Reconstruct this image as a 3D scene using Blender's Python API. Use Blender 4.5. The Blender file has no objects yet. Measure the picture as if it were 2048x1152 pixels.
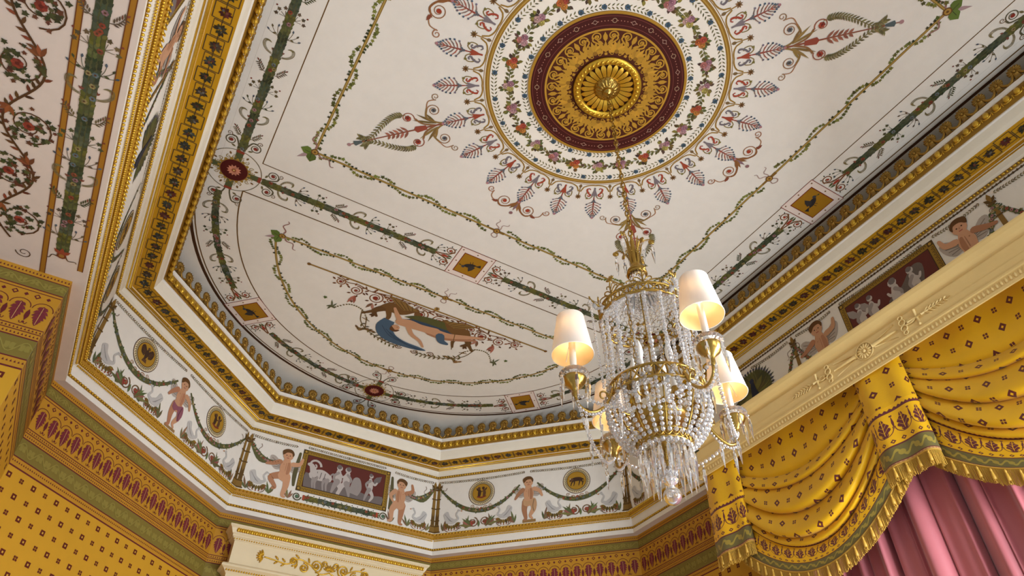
import bpy, math, random
from math import sin, cos, pi, radians, hypot, atan2, sqrt, tan, floor
from mathutils import Matrix, Vector
random.seed(7)
SC = bpy.context.scene
COL = SC.collection
S = 3.6            # one layout unit in metres
ZC = 5.2           # height of the flat ceiling
R8 = math.sqrt(.5)
TAN = tan(pi/8)

# ---------------------------------------------------------------- camera
cam = bpy.data.cameras.new('camera')
cam.sensor_width = 36
cam.lens = 24.962
cam.shift_x = -0.01312
cam.shift_y = 0.01108
cam.clip_start = .05
co = bpy.data.objects.new('camera', cam)
COL.objects.link(co)
Rm = Matrix(((0.8564278, -0.3411289, -0.3875079), (-0.5161788, -0.5796491, -0.6305286), (-0.0095271, 0.7400256, -0.6725112)))
co.matrix_world = Matrix.Translation((-1.5475, -1.6049, 1.6)) @ Rm.to_4x4()
SC.camera = co

# ---------------------------------------------------------------- light and exposure
SC.view_settings.view_transform = 'Standard'
SC.view_settings.look = 'None'
SC.view_settings.gamma = 1
SC.view_settings.use_curve_mapping = False
SC.view_settings.exposure = -0.43
wd = bpy.data.worlds.new('daylight')
SC.world = wd
wd.use_nodes = True
wd.node_tree.nodes['Background'].inputs[0].default_value = (.93, 1.0, 1.10, 1)
wd.node_tree.nodes['Background'].inputs[1].default_value = 0.62

def area(name, loc, target, sx, sy, power, col):
    l = bpy.data.lights.new(name, 'AREA')
    l.shape = 'RECTANGLE'; l.size = sx; l.size_y = sy; l.energy = power; l.color = col
    o = bpy.data.objects.new(name, l); COL.objects.link(o)
    o.location = loc
    o.rotation_euler = (Vector(target)-Vector(loc)).to_track_quat('-Z', 'Y').to_euler()
    return o
# daylight through the tall windows behind the camera and in the window wall
area('window_daylight_behind', (.6, -6.9, 1.6), (-.3, 1.6, 3.4), 3.0, 2.2, 230, (.93, 1.0, 1.10))
area('window_daylight_side', (2.0, -1.9, 2.0), (-.5, 1.4, 0), 1.6, 2.4, 520, (.93, 1.0, 1.10))

# ---------------------------------------------------------------- helpers
def lin(c):
    return tuple(((v/255)/12.92 if v/255 <= .04045 else ((v/255+.055)/1.055)**2.4) for v in c)
def jit(c, a=.12):
    k = 1+random.uniform(-a, a)
    return tuple(max(0, min(255, v*k+random.uniform(-a, a)*18)) for v in c)
def W(x, y, z=0): return (x*S, y*S, ZC+z*S)
def cr(pts, n=6):
    if len(pts) < 3: return list(pts)
    P = [pts[0]]+list(pts)+[pts[-1]]
    out = []
    for i in range(1, len(P)-2):
        a, b, c, d = P[i-1], P[i], P[i+1], P[i+2]
        for k in range(n):
            t = k/n
            out.append(tuple(.5*((2*b[j])+(c[j]-a[j])*t+(2*a[j]-5*b[j]+4*c[j]-d[j])*t*t+(3*b[j]-a[j]-3*c[j]+d[j])*t**3) for j in range(len(b))))
    out.append(tuple(P[-2]))
    return out

def tag(o, label=None, cat=None, kind=None, group=None):
    if label: o['label'] = label
    if cat: o['category'] = cat
    if kind: o['kind'] = kind
    if group: o['group'] = group
    return o
def empty(name, loc=(0, 0, 0), rz=0, parent=None):
    o = bpy.data.objects.new(name, None); COL.objects.link(o)
    o.empty_display_size = .05
    o.location = loc; o.rotation_euler = (0, 0, rz)
    if parent: o.parent = parent
    return o

# ---------------------------------------------------------------- node maths
class N:
    tree = None
    def __init__(s, sock): s.s = sock
    @staticmethod
    def m(op, *a):
        n = N.tree.nodes.new('ShaderNodeMath'); n.operation = op
        for i, v in enumerate(a):
            if isinstance(v, N): N.tree.links.new(v.s, n.inputs[i])
            else: n.inputs[i].default_value = v
        return N(n.outputs[0])
    def __add__(a, b): return N.m('ADD', a, b)
    __radd__ = __add__
    def __sub__(a, b): return N.m('SUBTRACT', a, b)
    def __rsub__(a, b): return N.m('SUBTRACT', b, a)
    def __mul__(a, b): return N.m('MULTIPLY', a, b)
    __rmul__ = __mul__
    def __truediv__(a, b): return N.m('DIVIDE', a, b)
    def __lt__(a, b): return N.m('LESS_THAN', a, b)
    def __gt__(a, b): return N.m('GREATER_THAN', a, b)
    def __or__(a, b): return N.m('MAXIMUM', a, b)
    def __and__(a, b): return N.m('MULTIPLY', a, b)
    def abs(a): return N.m('ABSOLUTE', a)
    def floor(a): return N.m('FLOOR', a)
    def sin(a): return N.m('SINE', a)
    def sqrt(a): return N.m('SQRT', a)
    def mod(a, b): return N.m('FLOORED_MODULO', a, b)
def nmix(f, a, b):
    n = N.tree.nodes.new('ShaderNodeMix'); n.data_type = 'RGBA'
    if isinstance(f, N): N.tree.links.new(f.s, n.inputs[0])
    else: n.inputs[0].default_value = f
    for i, v in ((6, a), (7, b)):
        if isinstance(v, N): N.tree.links.new(v.s, n.inputs[i])
        else: n.inputs[i].default_value = (*lin(v), 1)
    return N(n.outputs[2])
def nnoise(scale, detail=3, rough=.5, vec=None, out=0):
    n = N.tree.nodes.new('ShaderNodeTexNoise')
    n.inputs['Scale'].default_value = scale; n.inputs['Detail'].default_value = detail; n.inputs['Roughness'].default_value = rough
    tc = N.tree.nodes.new('ShaderNodeTexCoord')
    N.tree.links.new(tc.outputs['Object'], n.inputs['Vector'])
    return N(n.outputs[out])
def newmat(name):
    m = bpy.data.materials.new(name); m.use_nodes = True
    N.tree = m.node_tree
    b = m.node_tree.nodes['Principled BSDF']
    return m, b
def nbump(b, h, strength=.2, dist=.01):
    n = N.tree.nodes.new('ShaderNodeBump'); n.inputs['Strength'].default_value = strength; n.inputs['Distance'].default_value = dist
    N.tree.links.new(h.s, n.inputs['Height']); N.tree.links.new(n.outputs[0], b.inputs['Normal'])

def paint_mat():
    m, b = newmat('painted_plaster')
    a = N.tree.nodes.new('ShaderNodeAttribute'); a.attribute_name = 'Col'
    big = nnoise(1.1, 4, .6)
    fine = nnoise(14, 3, .6)
    k = N.m('ADD', big*.16+.86, fine*.10)
    mul = N.tree.nodes.new('ShaderNodeVectorMath'); mul.operation = 'SCALE'
    N.tree.links.new(a.outputs['Color'], mul.inputs[0]); N.tree.links.new(k.s, mul.inputs['Scale'])
    N.tree.links.new(mul.outputs[0], b.inputs['Base Color'])
    b.inputs['Roughness'].default_value = .62
    b.inputs['Specular IOR Level'].default_value = .25
    return m
def gilt_mat(name, c, rough=.34, metal=.85, bump=.35, sc=60):
    m, b = newmat(name)
    n1 = nnoise(9, 4, .65)
    colr = nmix(n1*.7, c, tuple(v*.62 for v in c))
    N.tree.links.new(colr.s, b.inputs['Base Color'])
    b.inputs['Metallic'].default_value = metal
    r = nnoise(30, 3)*.25+(rough-.1)
    N.tree.links.new(r.s, b.inputs['Roughness'])
    nbump(b, nnoise(sc, 3), bump, .004)
    return m
def plain(name, c, rough=.5, **kw):
    m, b = newmat(name)
    n1 = nnoise(kw.pop('ns', 6), 4, .6)
    colr = nmix(n1*kw.pop('nf', .5), c, tuple(v*.88 for v in c))
    N.tree.links.new(colr.s, b.inputs['Base Color'])
    b.inputs['Roughness'].default_value = rough
    for k, v in kw.items(): b.inputs[k.replace('_', ' ')].default_value = v
    return m
M = {}
M['paint'] = paint_mat()
M['gilt'] = gilt_mat('gilded_plaster', (236, 188, 60), .30, .68)
M['oldgilt'] = gilt_mat('aged_gilding', (168, 128, 52), .42, .7)
M['brass'] = gilt_mat('gilded_bronze', (196, 158, 76), .26, .9, .15, 90)
M['cream'] = plain('cream_gloss_paint', (246, 214, 142), .38)
M['door_cream'] = plain('overdoor_paint', (230, 212, 172), .42)
M['candle'] = plain('ivory_candle', (250, 246, 236), .4)
def crystal_mat(name='cut_crystal', tr=.82):
    m, b = newmat(name)
    b.inputs['Base Color'].default_value = (1, 1, 1, 1)
    b.inputs['Roughness'].default_value = .02
    b.inputs['IOR'].default_value = 1.5
    b.inputs['Transmission Weight'].default_value = tr
    return m
M['crystal'] = crystal_mat()
M['prism'] = crystal_mat('clear_prism', .93)
def shade_mat():
    m, b = newmat('cream_silk_shade')
    b.inputs['Base Color'].default_value = (*lin((255, 253, 246)), 1)
    b.inputs['Roughness'].default_value = .8
    nbump(b, nnoise(220, 2), .06, .002)
    t = N.tree.nodes.new('ShaderNodeBsdfTranslucent'); t.inputs[0].default_value = (*lin((255, 248, 230)), 1)
    mx = N.tree.nodes.new('ShaderNodeMixShader'); mx.inputs[0].default_value = .28
    o = N.tree.nodes['Material Output']
    N.tree.links.new(b.outputs[0], mx.inputs[1]); N.tree.links.new(t.outputs[0], mx.inputs[2]); N.tree.links.new(mx.outputs[0], o.inputs[0])
    return m
M['shade'] = shade_mat()
def lining_mat():
    m, b = newmat('warm_shade_lining')
    b.inputs['Base Color'].default_value = (*lin((250, 216, 156)), 1); b.inputs['Roughness'].default_value = .5
    t = N.tree.nodes.new('ShaderNodeBsdfTranslucent'); t.inputs[0].default_value = (*lin((255, 226, 170)), 1)
    mx = N.tree.nodes.new('ShaderNodeMixShader'); mx.inputs[0].default_value = .4
    o = N.tree.nodes['Material Output']
    N.tree.links.new(b.outputs[0], mx.inputs[1]); N.tree.links.new(t.outputs[0], mx.inputs[2]); N.tree.links.new(mx.outputs[0], o.inputs[0])
    return m
M['lining'] = lining_mat()
GOLDC = (244, 186, 8); PURP = (104, 40, 46); OLIVE = (124, 108, 40)
def fabric_mat():
    m, b = newmat('gold_damask')
    uv = N.tree.nodes.new('ShaderNodeUVMap')
    sp = N.tree.nodes.new('ShaderNodeSeparateXYZ'); N.tree.links.new(uv.outputs[0], sp.inputs[0])
    u, v = N(sp.outputs[0]), N(sp.outputs[1])
    nz = nnoise(5, 4)
    col = nmix(nz, GOLDC, tuple(k*.9 for k in GOLDC))
    # field of little squares and four-dot crosses
    P = .097
    ci, cj = (u/P).floor(), (v/P).floor()
    x, y = (u/P).mod(1.0)-.5, (v/P).mod(1.0)-.5
    par = (ci+cj).mod(2.0)
    d = x.abs()+y.abs()
    dia = (d < .25) & (d > .085)
    dots = ((x.abs()-.075).abs() < .06) & ((y.abs()-.075).abs() < .06)
    pat = N.m('ADD', dia*par, dots*(1.0-par))
    col = nmix(pat & (v > .34), col, (98, 32, 24))
    # woven border above the hem
    bord = v < .335
    olv = (v > .02) & (v < .105)
    wave = ((v-.062)-((u*90.0).sin()*.018)).abs() < .008
    olc = nmix(nnoise(40, 2), OLIVE, (104, 100, 66))
    olc = nmix(wave, olc, (170, 150, 60))
    rng = ((u/.07).mod(1.0)-.5)*.07
    blob = N.m('ADD', rng*rng, (v-.062)*(v-.062)) < .00022
    olc = nmix(blob, olc, (168, 146, 58))
    bc = nmix(0.0, GOLDC, GOLDC)
    xx = ((u/.09).mod(1.0)-.5)
    dd = (xx*2.0).mod(1.0)-.5
    dia2 = (dd.abs()*.045+(v-.132).abs())
    bc = nmix((dia2 < .0125) & (dia2 > .005), bc, PURP)
    yy = (v-.165)/.105
    # palmette: lobed leaf, arch beneath, bud between
    wid = (1.0-(yy-.46).abs()*1.55)*.40*(.66+((yy*11.0+xx.abs()*3.0).sin()).abs()*.34)
    pal = (xx.abs() < wid) & (yy > 0.02) & (yy < 1.05)
    vein = (xx.abs() < .018) | (((yy*4.0-xx.abs()*4.0).mod(1.0)) < .10)
    bc = nmix(pal & (1.0-(vein & (yy > .12))), bc, PURP)
    ex, ey = xx*.09, (v-.205)
    rr = N.m('ADD', ex*ex, ey*ey).sqrt()
    bc = nmix(((rr-.0405).abs() < .0020) & (v < .212), bc, PURP)
    bx = (xx.abs()-.5).abs()
    bc = nmix((bx < (.062-((yy-.66).abs())*.15)) | ((bx < .07) & ((yy-1.04).abs() < .04)), bc, PURP)
    bc = nmix((v-.30).abs() < .004, bc, PURP)
    tri = ((u/.022).mod(1.0)-.5).abs()*.02
    bc = nmix((v > .304) & (v < (.318-tri)), bc, PURP)
    ln = ((v-.108).abs() < .004) | ((v-.018).abs() < .003)
    bc = nmix(olv, bc, olc)
    bc = nmix(ln, bc, PURP)
    br = v < .016
    bc = nmix(br, bc, nmix((u/.018).mod(1.0) < .5, (206, 160, 96), (186, 130, 84)))
    col = nmix(bord, col, bc)
    N.tree.links.new(col.s, b.inputs['Base Color'])
    b.inputs['Roughness'].default_value = .42
    b.inputs['Sheen Weight'].default_value = .12
    b.inputs['Specular IOR Level'].default_value = .4
    w = (u*1400.0).sin()*(v*1400.0).sin()
    nbump(b, N.m('ADD', nnoise(9, 4)*3.0, w*.1), .25, .01)
    return m
M['fabric'] = fabric_mat()
M['fringe'] = plain('gold_fringe_thread', (210, 164, 62), .5, Specular_IOR_Level=.5, ns=40)
M['pink'] = plain('rose_silk', (196, 108, 112), .5, Sheen_Weight=.3, ns=12)
M['bounce_floor'] = plain('pale_bounce_floor', (192, 196, 198), .6, ns=3)  # unseen floor; pale cool grey set to bounce light onto the ceiling

# ---------------------------------------------------------------- mesh builder
class MB:
    def __init__(s): s.v = []; s.f = []; s.sm = []
    def add(s, vs, fs, smooth=True):
        o = len(s.v); s.v.extend(vs)
        for f in fs: s.f.append([o+i for i in f])
        s.sm.extend([smooth]*len(fs))
        return s
    def merge(s, other, fn):
        o = len(s.v); s.v.extend(fn(p) for p in other.v)
        s.f.extend([o+i for i in f] for f in other.f); s.sm.extend(other.sm)
    def grid(s, rows, closed_u=False, closed_v=False, smooth=True):
        n, m = len(rows), len(rows[0])
        fs = []
        for i in range(n-(0 if closed_v else 1)):
            for j in range(m-(0 if closed_u else 1)):
                a, b = i, (i+1) % n; c, d = j, (j+1) % m
                fs.append((a*m+c, a*m+d, b*m+d, b*m+c))
        return s.add([p for r in rows for p in r], fs, smooth)
    def lathe(s, prof, n=16, c=(0, 0, 0), smooth=True):
        return s.grid([[(c[0]+r*cos(2*pi*k/n), c[1]+r*sin(2*pi*k/n), c[2]+z) for k in range(n)] for r, z in prof], True, False, smooth)
    def tube(s, pts, r, n=6, closed=False, smooth=True, caps=True):
        P = [Vector(p) for p in pts]; rows = []
        L = len(P)
        up = None
        for i, p in enumerate(P):
            a = P[i-1] if (i > 0 or closed) else P[i]; b = P[(i+1) % L] if (i < L-1 or closed) else P[i]
            t = (b-a)
            t = t.normalized() if t.length > 1e-9 else Vector((0, 0, 1))
            if up is None: up = Vector((0, 0, 1)) if abs(t.z) < .9 else Vector((1, 0, 0))
            x = up.cross(t)
            if x.length < 1e-6: x = Vector((1, 0, 0)).cross(t)
            x.normalize(); y = t.cross(x); up = y
            rr = r[i] if isinstance(r, (list, tuple)) else r
            rows.append([tuple(p+x*rr*cos(2*pi*k/n)+y*rr*sin(2*pi*k/n)) for k in range(n)])
        s.grid(rows, True, closed, smooth)
        if caps and not closed:
            o = len(s.v)-len(rows)*n
            s.f.append([o+k for k in range(n)]); s.sm.append(False)
            s.f.append([o+(L-1)*n+k for k in range(n)][::-1]); s.sm.append(False)
        return s
    def ellipsoid(s, c, r, n=8, m=5, smooth=True, half=False):
        prof = []
        rows = []
        for i in range(m+1):
            th = (pi/2 if half else pi)*i/m
            rr = max(sin(th), 1e-3); z = cos(th)
            rows.append([(c[0]+r[0]*rr*cos(2*pi*k/n), c[1]+r[1]*rr*sin(2*pi*k/n), c[2]+r[2]*z) for k in range(n)])
        return s.grid(rows, True, False, smooth)
    def box(s, lo, hi):
        x0, y0, z0 = lo; x1, y1, z1 = hi
        v = [(x0, y0, z0), (x1, y0, z0), (x1, y1, z0), (x0, y1, z0), (x0, y0, z1), (x1, y0, z1), (x1, y1, z1), (x0, y1, z1)]
        return s.add(v, [(0, 3, 2, 1), (4, 5, 6, 7), (0, 1, 5, 4), (1, 2, 6, 5), (2, 3, 7, 6), (3, 0, 4, 7)], False)
    def prism(s, out, d0, d1, fn=lambda x, y, d: (x, y, d), inset=0):
        n = len(out)
        if inset:
            cx = sum(p[0] for p in out)/n; cy = sum(p[1] for p in out)/n
            top = [((p[0]-cx)*(1-inset)+cx, (p[1]-cy)*(1-inset)+cy) for p in out]
        else: top = out
        v = [fn(x, y, d0) for x, y in out]+[fn(x, y, d1) for x, y in top]
        f = [list(range(n))[::-1], [n+i for i in range(n)]]+[[i, (i+1) % n, n+(i+1) % n, n+i] for i in range(n)]
        return s.add(v, f, False)
    def gem(s, c, r, sz=None):
        # small cut bead: an icosahedron
        x, y, z = c; g = 1.618; k = r/1.902; h = (sz or r)/1.902
        v = [(x+a*k, y+b*k, z+d*h) for a, b, d in ((-1, g, 0), (1, g, 0), (-1, -g, 0), (1, -g, 0), (0, -1, g), (0, 1, g), (0, -1, -g), (0, 1, -g), (g, 0, -1), (g, 0, 1), (-g, 0, -1), (-g, 0, 1))]
        f = ((0, 11, 5), (0, 5, 1), (0, 1, 7), (0, 7, 10), (0, 10, 11), (1, 5, 9), (5, 11, 4), (11, 10, 2), (10, 7, 6), (7, 1, 8), (3, 9, 4), (3, 4, 2), (3, 2, 6), (3, 6, 8), (3, 8, 9), (4, 9, 5), (2, 4, 11), (6, 2, 10), (8, 6, 7), (9, 8, 1))
        return s.add(v, f, False)
    def mesh(s, name, mat):
        me = bpy.data.meshes.new(name)
        me.from_pydata(s.v, [], s.f)
        me.polygons.foreach_set('use_smooth', s.sm)
        me.materials.append(mat)
        me.update()
        return me
    def obj(s, name, mat, parent=None):
        o = bpy.data.objects.new(name, s.mesh(name, mat)); COL.objects.link(o)
        if parent: o.parent = parent
        return o

# ---------------------------------------------------------------- painted surfaces
EPS = .00017
class Paint:
    """flat coloured shapes laid on a surface, in layers a fraction of a millimetre apart"""
    def __init__(s): s.v = []; s.f = []; s.c = []; s.stack = []; s.T = (1, 0, 0, 1, 0, 0); s.fn = None; s.k = 0
    def step(s, l): s.k += 1; return l+.95*(s.k % 60)/60
    def push(s, x=0, y=0, a=0, sx=1, sy=None):
        s.stack.append(s.T)
        sy = sx if sy is None else sy
        A, B, C, D, E, F = s.T
        c, n = cos(a), sin(a)
        a1, b1, c1, d1 = c*sx, n*sx, -n*sy, c*sy
        s.T = (A*a1+C*b1, B*a1+D*b1, A*c1+C*d1, B*c1+D*d1, A*x+C*y+E, B*x+D*y+F)
    def pop(s): s.T = s.stack.pop()
    def pt(s, x, y, l):
        A, B, C, D, E, F = s.T
        return s.fn(A*x+C*y+E, B*x+D*y+F, l)
    def poly(s, pts, col, l=1):
        l = s.step(l)
        o = len(s.v); s.v.extend(s.pt(x, y, l) for x, y in pts)
        s.f.append(list(range(o, o+len(pts)))); s.c.append(lin(col))
    def raw(s, P3, col):
        o = len(s.v); s.v.extend(P3); s.f.append(list(range(o, o+len(P3)))); s.c.append(lin(col))
    def rect(s, x0, y0, x1, y1, col, l=1): s.poly([(x0, y0), (x1, y0), (x1, y1), (x0, y1)], col, l)
    def strip(s, A, B, col, l):
        l = s.step(l)
        o = len(s.v); n = len(A); lc = lin(col)
        for a, b in zip(A, B): s.v.append(s.pt(a[0], a[1], l)); s.v.append(s.pt(b[0], b[1], l))
        for i in range(n-1):
            s.f.append([o+2*i, o+2*i+1, o+2*i+3, o+2*i+2]); s.c.append(lc)
    def stroke(s, pts, w, col, l=2, closed=False, cap=False):
        n = len(pts)
        A, B = [], []
        for i in range(n):
            p0 = pts[i-1] if (i > 0 or closed) else pts[i]; p1 = pts[(i+1) % n] if (i < n-1 or closed) else pts[i]
            dx, dy = p1[0]-p0[0], p1[1]-p0[1]; d = hypot(dx, dy) or 1
            ww = (w[i] if isinstance(w, (list, tuple)) else w)/2
            A.append((pts[i][0]-dy/d*ww, pts[i][1]+dx/d*ww)); B.append((pts[i][0]+dy/d*ww, pts[i][1]-dx/d*ww))
        if closed: A.append(A[0]); B.append(B[0])
        s.strip(A, B, col, l)
        if cap:
            for i in (0, -1): s.disc(pts[i][0], pts[i][1], (w[i] if isinstance(w, (list, tuple)) else w)/2, col, l, 8)
    def limb(s, pts, ws, col, l=2):
        q = cr([(p[0], p[1], w) for p, w in zip(pts, ws)], 5)
        s.stroke([(a, b) for a, b, c in q], [c for a, b, c in q], col, l, cap=True)
    def disc(s, x, y, r, col, l=2, n=14, ry=None, a=0):
        ry = ry or r
        c, sn = cos(a), sin(a)
        s.poly([(x+r*cos(t)*c-ry*sin(t)*sn, y+r*cos(t)*sn+ry*sin(t)*c) for t in [2*pi*k/n for k in range(n)]], col, l)
    def ring(s, r0, r1, col, l=1, n=120, x=0, y=0, a0=0, a1=2*pi):
        k = max(2, int(n*(abs(a1-a0))/(2*pi)))
        T = [a0+(a1-a0)*i/k for i in range(k+1)]
        s.strip([(x+r0*cos(t), y+r0*sin(t)) for t in T], [(x+r1*cos(t), y+r1*sin(t)) for t in T], col, l)
    def spiral(s, x, y, r, turns, a0, w, col, l=2, cw=1, rin=.15):
        n = int(14*turns)+4; P = []
        for i in range(n+1):
            t = i/n; rr = r*(1-(1-rin)*t); a = a0+cw*2*pi*turns*t
            P.append((x+rr*cos(a), y+rr*sin(a)))
        s.stroke(P, [w*(1-.4*i/n) for i in range(n+1)], col, l)
    def leaf(s, x, y, a, L, w, col, l=2):
        c, n = cos(a), sin(a)
        s.poly([(x+u*L*c-v*w*n, y+u*L*n+v*w*c) for u, v in ((0, 0), (.3, .42), (.6, .45), (1, 0), (.6, -.45), (.3, -.42))], col, l)
    def ivy(s, x, y, a, r, col, l=3):
        c, n = cos(a), sin(a)
        s.poly([(x+r*(u*c-v*n), y+r*(u*n+v*c)) for u, v in ((-.35, 0), (-.55, .5), (0, .42), (.15, .85), (.45, .38), (1, 0), (.45, -.38), (.15, -.85), (0, -.42), (-.55, -.5))], col, l)
    def flower(s, x, y, r, col, core, l=4, n=6):
        for k in range(n):
            a = 2*pi*k/n
            s.disc(x+cos(a)*r*.58, y+sin(a)*r*.58, r*.42, jit(col, .15), l, 7)
        s.disc(x, y, r*.36, core, l+1, 7)
    def obj(s, name, parent=None, mat=None):
        me = bpy.data.meshes.new(name)
        me.from_pydata(s.v, [], s.f)
        at = me.color_attributes.new('Col', 'FLOAT_COLOR', 'CORNER')
        buf = []
        for f, c in zip(s.f, s.c): buf.extend((*c, 1)*len(f))
        at.data.foreach_set('color', buf)
        me.materials.append(mat or M['paint'])
        me.update()
        o = bpy.data.objects.new(name, me); COL.objects.link(o)
        if parent: o.parent = parent
        return o

WHITE = (230, 224, 212); CREAM = (230, 221, 200); OCHRE = (168, 122, 30); DKRED = (84, 26, 20); GOLDP = (160, 122, 48)
GREEN = (78, 88, 46); DGREEN = (54, 60, 36); OLV = (112, 108, 50); BLUE = (70, 88, 104); RED = (158, 62, 40); PINKF = (176, 128, 130); BROWN = (104, 70, 34); GREY = (132, 122, 116)

def ribbon(p, x, y, a, L, col, w, l=3):
    P = [(x+cos(a)*L*t-sin(a)*L*.16*sin(t*9)*(.4+t*.6), y+sin(a)*L*t+cos(a)*L*.16*sin(t*9)*(.4+t*.6)) for t in [k/16 for k in range(17)]]
    p.stroke(P, [w*(1-.5*k/16) for k in range(17)], col, l)
def ivy_line(p, path, w=.0042, skip=0, phase=0, rs=.0048):
    """path: list of points; ivy leaves in bunches on alternating sides of a gilt rod"""
    p.stroke(path, w, (132, 104, 44), 2)
    p.stroke(path, w*.45, (172, 142, 72), 3)
    L = 0
    seg = []
    for i in range(len(path)-1):
        d = hypot(path[i+1][0]-path[i][0], path[i+1][1]-path[i][1]); seg.append((L, d, i)); L += d
    t = .012
    while t < L-.01:
        for a, d, i in seg:
            if a <= t <= a+d+1e-9: break
        k = (t-a)/d; x = path[i][0]+(path[i+1][0]-path[i][0])*k; y = path[i][1]+(path[i+1][1]-path[i][1])*k
        an = atan2(path[i+1][1]-path[i][1], path[i+1][0]-path[i][0])
        ph = (t+phase) % .084
        side = 1 if ph < .042 else -1
        if abs(t-skip) > .02:
            off = .003+.0062*sin(pi*((ph % .042)/.042))*random.uniform(.5, 1.15)
            lx, ly = x-sin(an)*off*side, y+cos(an)*off*side
            p.ivy(lx, ly, an+side*random.uniform(.2, 1.5), rs*random.uniform(.75, 1.15), jit((100, 102, 46), .28), 3)
            if random.random() < .4:
                p.ivy(x+sin(an)*.003*side, y-cos(an)*.003*side, an-side, rs*.7, jit(DGREEN, .3), 4)
        t += random.uniform(.0045, .007)
def knot(p, x, y, a, corner=False):
    p.push(x, y, a)
    if corner:
        for b in (.5, -.5): 
            p.leaf(.004, 0, b*1.7, .021, .018, jit((92, 112, 48)), 4); p.stroke([(.006, 0), (.006+.012*cos(b*1.7), .012*sin(b*1.7))], .0008, DGREEN, 5)
        p.leaf(.004, 0, 0, .03, .007, (168, 140, 140), 3)
        ribbon(p, -.004, .006, 2.0, .034, (150, 110, 100), .003)
        ribbon(p, -.004, -.006, -2.0, .034, (150, 110, 100), .003)
    else:
        for b in (1.1, 2.0): ribbon(p, 0, -.003, -b, .026, (176, 150, 140), .0024)
        p.stroke(cr([(0, 0), (-.005, .012), (.002, .017), (.007, .012), (0, 0)]), .0018, (160, 132, 120), 3)
        p.stroke([(-.016, 0), (.016, 0)], [.0035, .006, ][:2], (128, 96, 40), 4)
    p.disc(0, 0, .0065, BROWN, 5); p.disc(0, 0, .0048, (168, 130, 60), 6); p.disc(0, 0, .002, BROWN, 7)
    p.pop()
def sprig(p, x, y, a, s, kind=0):
    p.push(x, y, a, s)
    c = [(74, 76, 46), (100, 86, 56), (96, 80, 60)][kind % 3]
    if kind % 4 == 0:      # spray of narrow leaves
        p.stroke(cr([(0, 0), (.4, .12), (.95, -.1)]), .045, c, 3)
        for k in range(5):
            p.leaf(.15+.16*k, .08-.03*k, .9, .30, .10, jit(c), 3); p.leaf(.2+.16*k, .06-.03*k, -.9, .30, .10, jit((116, 74, 54) if k == 3 else c), 3)
        p.leaf(.95, -.1, -.1, .25, .12, jit((122, 66, 50)), 3)
    elif kind % 4 == 1:    # curled feather
        P = cr([(0, 0), (.45, .18), (.95, .10), (1.2, -.25), (1.0, -.5)])
        p.stroke(P, .04, (124, 108, 74), 3)
        for k in range(3, len(P), 1): p.leaf(P[k][0], P[k][1], -1.9+k*-.05, .24, .05, jit((124, 112, 72)), 3)
        for b in (-.9, -.3, .3): p.leaf(.25, -.25, b-.6, .24, .10, jit((128, 74, 58)), 3)
    elif kind % 4 == 2:    # bellflowers on fine stalks
        for b in (-.55, 0, .5):
            p.stroke(cr([(0, 0), (.4*cos(b), .4*sin(b)+.05), (.75*cos(b), .75*sin(b))]), .03, c, 3)
            p.leaf(.7*cos(b), .7*sin(b), b-.4, .26, .14, jit((80, 88, 98) if b else c), 3)
        p.leaf(.2, 0, .9, .3, .14, jit(c), 3)
    else:                  # ivy leaves
        for b in (-.6, .1, .7): p.stroke([(0, 0), (.45*cos(b), .45*sin(b))], .03, c, 3); p.ivy(.62*cos(b), .62*sin(b), b, .2, jit(c, .2), 3)
        p.disc(.95, .05, .07, jit((128, 62, 48)), 3, 6)
    p.pop()
def scrollpair(p, s=1.0, col=BROWN):
    """acanthus fork with two red-eyed volutes, opening towards +x, about .035 long"""
    for m in (1, -1):
        p.push(0, 0, 0, s, s*m)
        p.stroke(cr([(-.012, 0), (0, .003), (.012, .007), (.02, .019), (.012, .027)]), [.004]+[.0026]*24, col, 3) if 0 else p.stroke(cr([(-.012, .001), (0, .003), (.013, .007), (.021, .016)]), .0028, col, 3)
        p.spiral(.0125, .0165, .0095, 1.3, -.3, .0022, col, 3, 1, .3)
        p.disc(.0125, .0165, .0026, RED, 4, 8)
        for k in range(5): p.leaf(.0125+.0095*cos(.8+k*.9), .0165+.0095*sin(.8+k*.9), .8+k*.9, .004, .0026, DGREEN, 3)
        p.leaf(.012, .004, -.2, .012, .004, GREEN, 4)
        p.pop()
    p.leaf(0, 0, 0, .018*s, .006*s, RED, 4)
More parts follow.
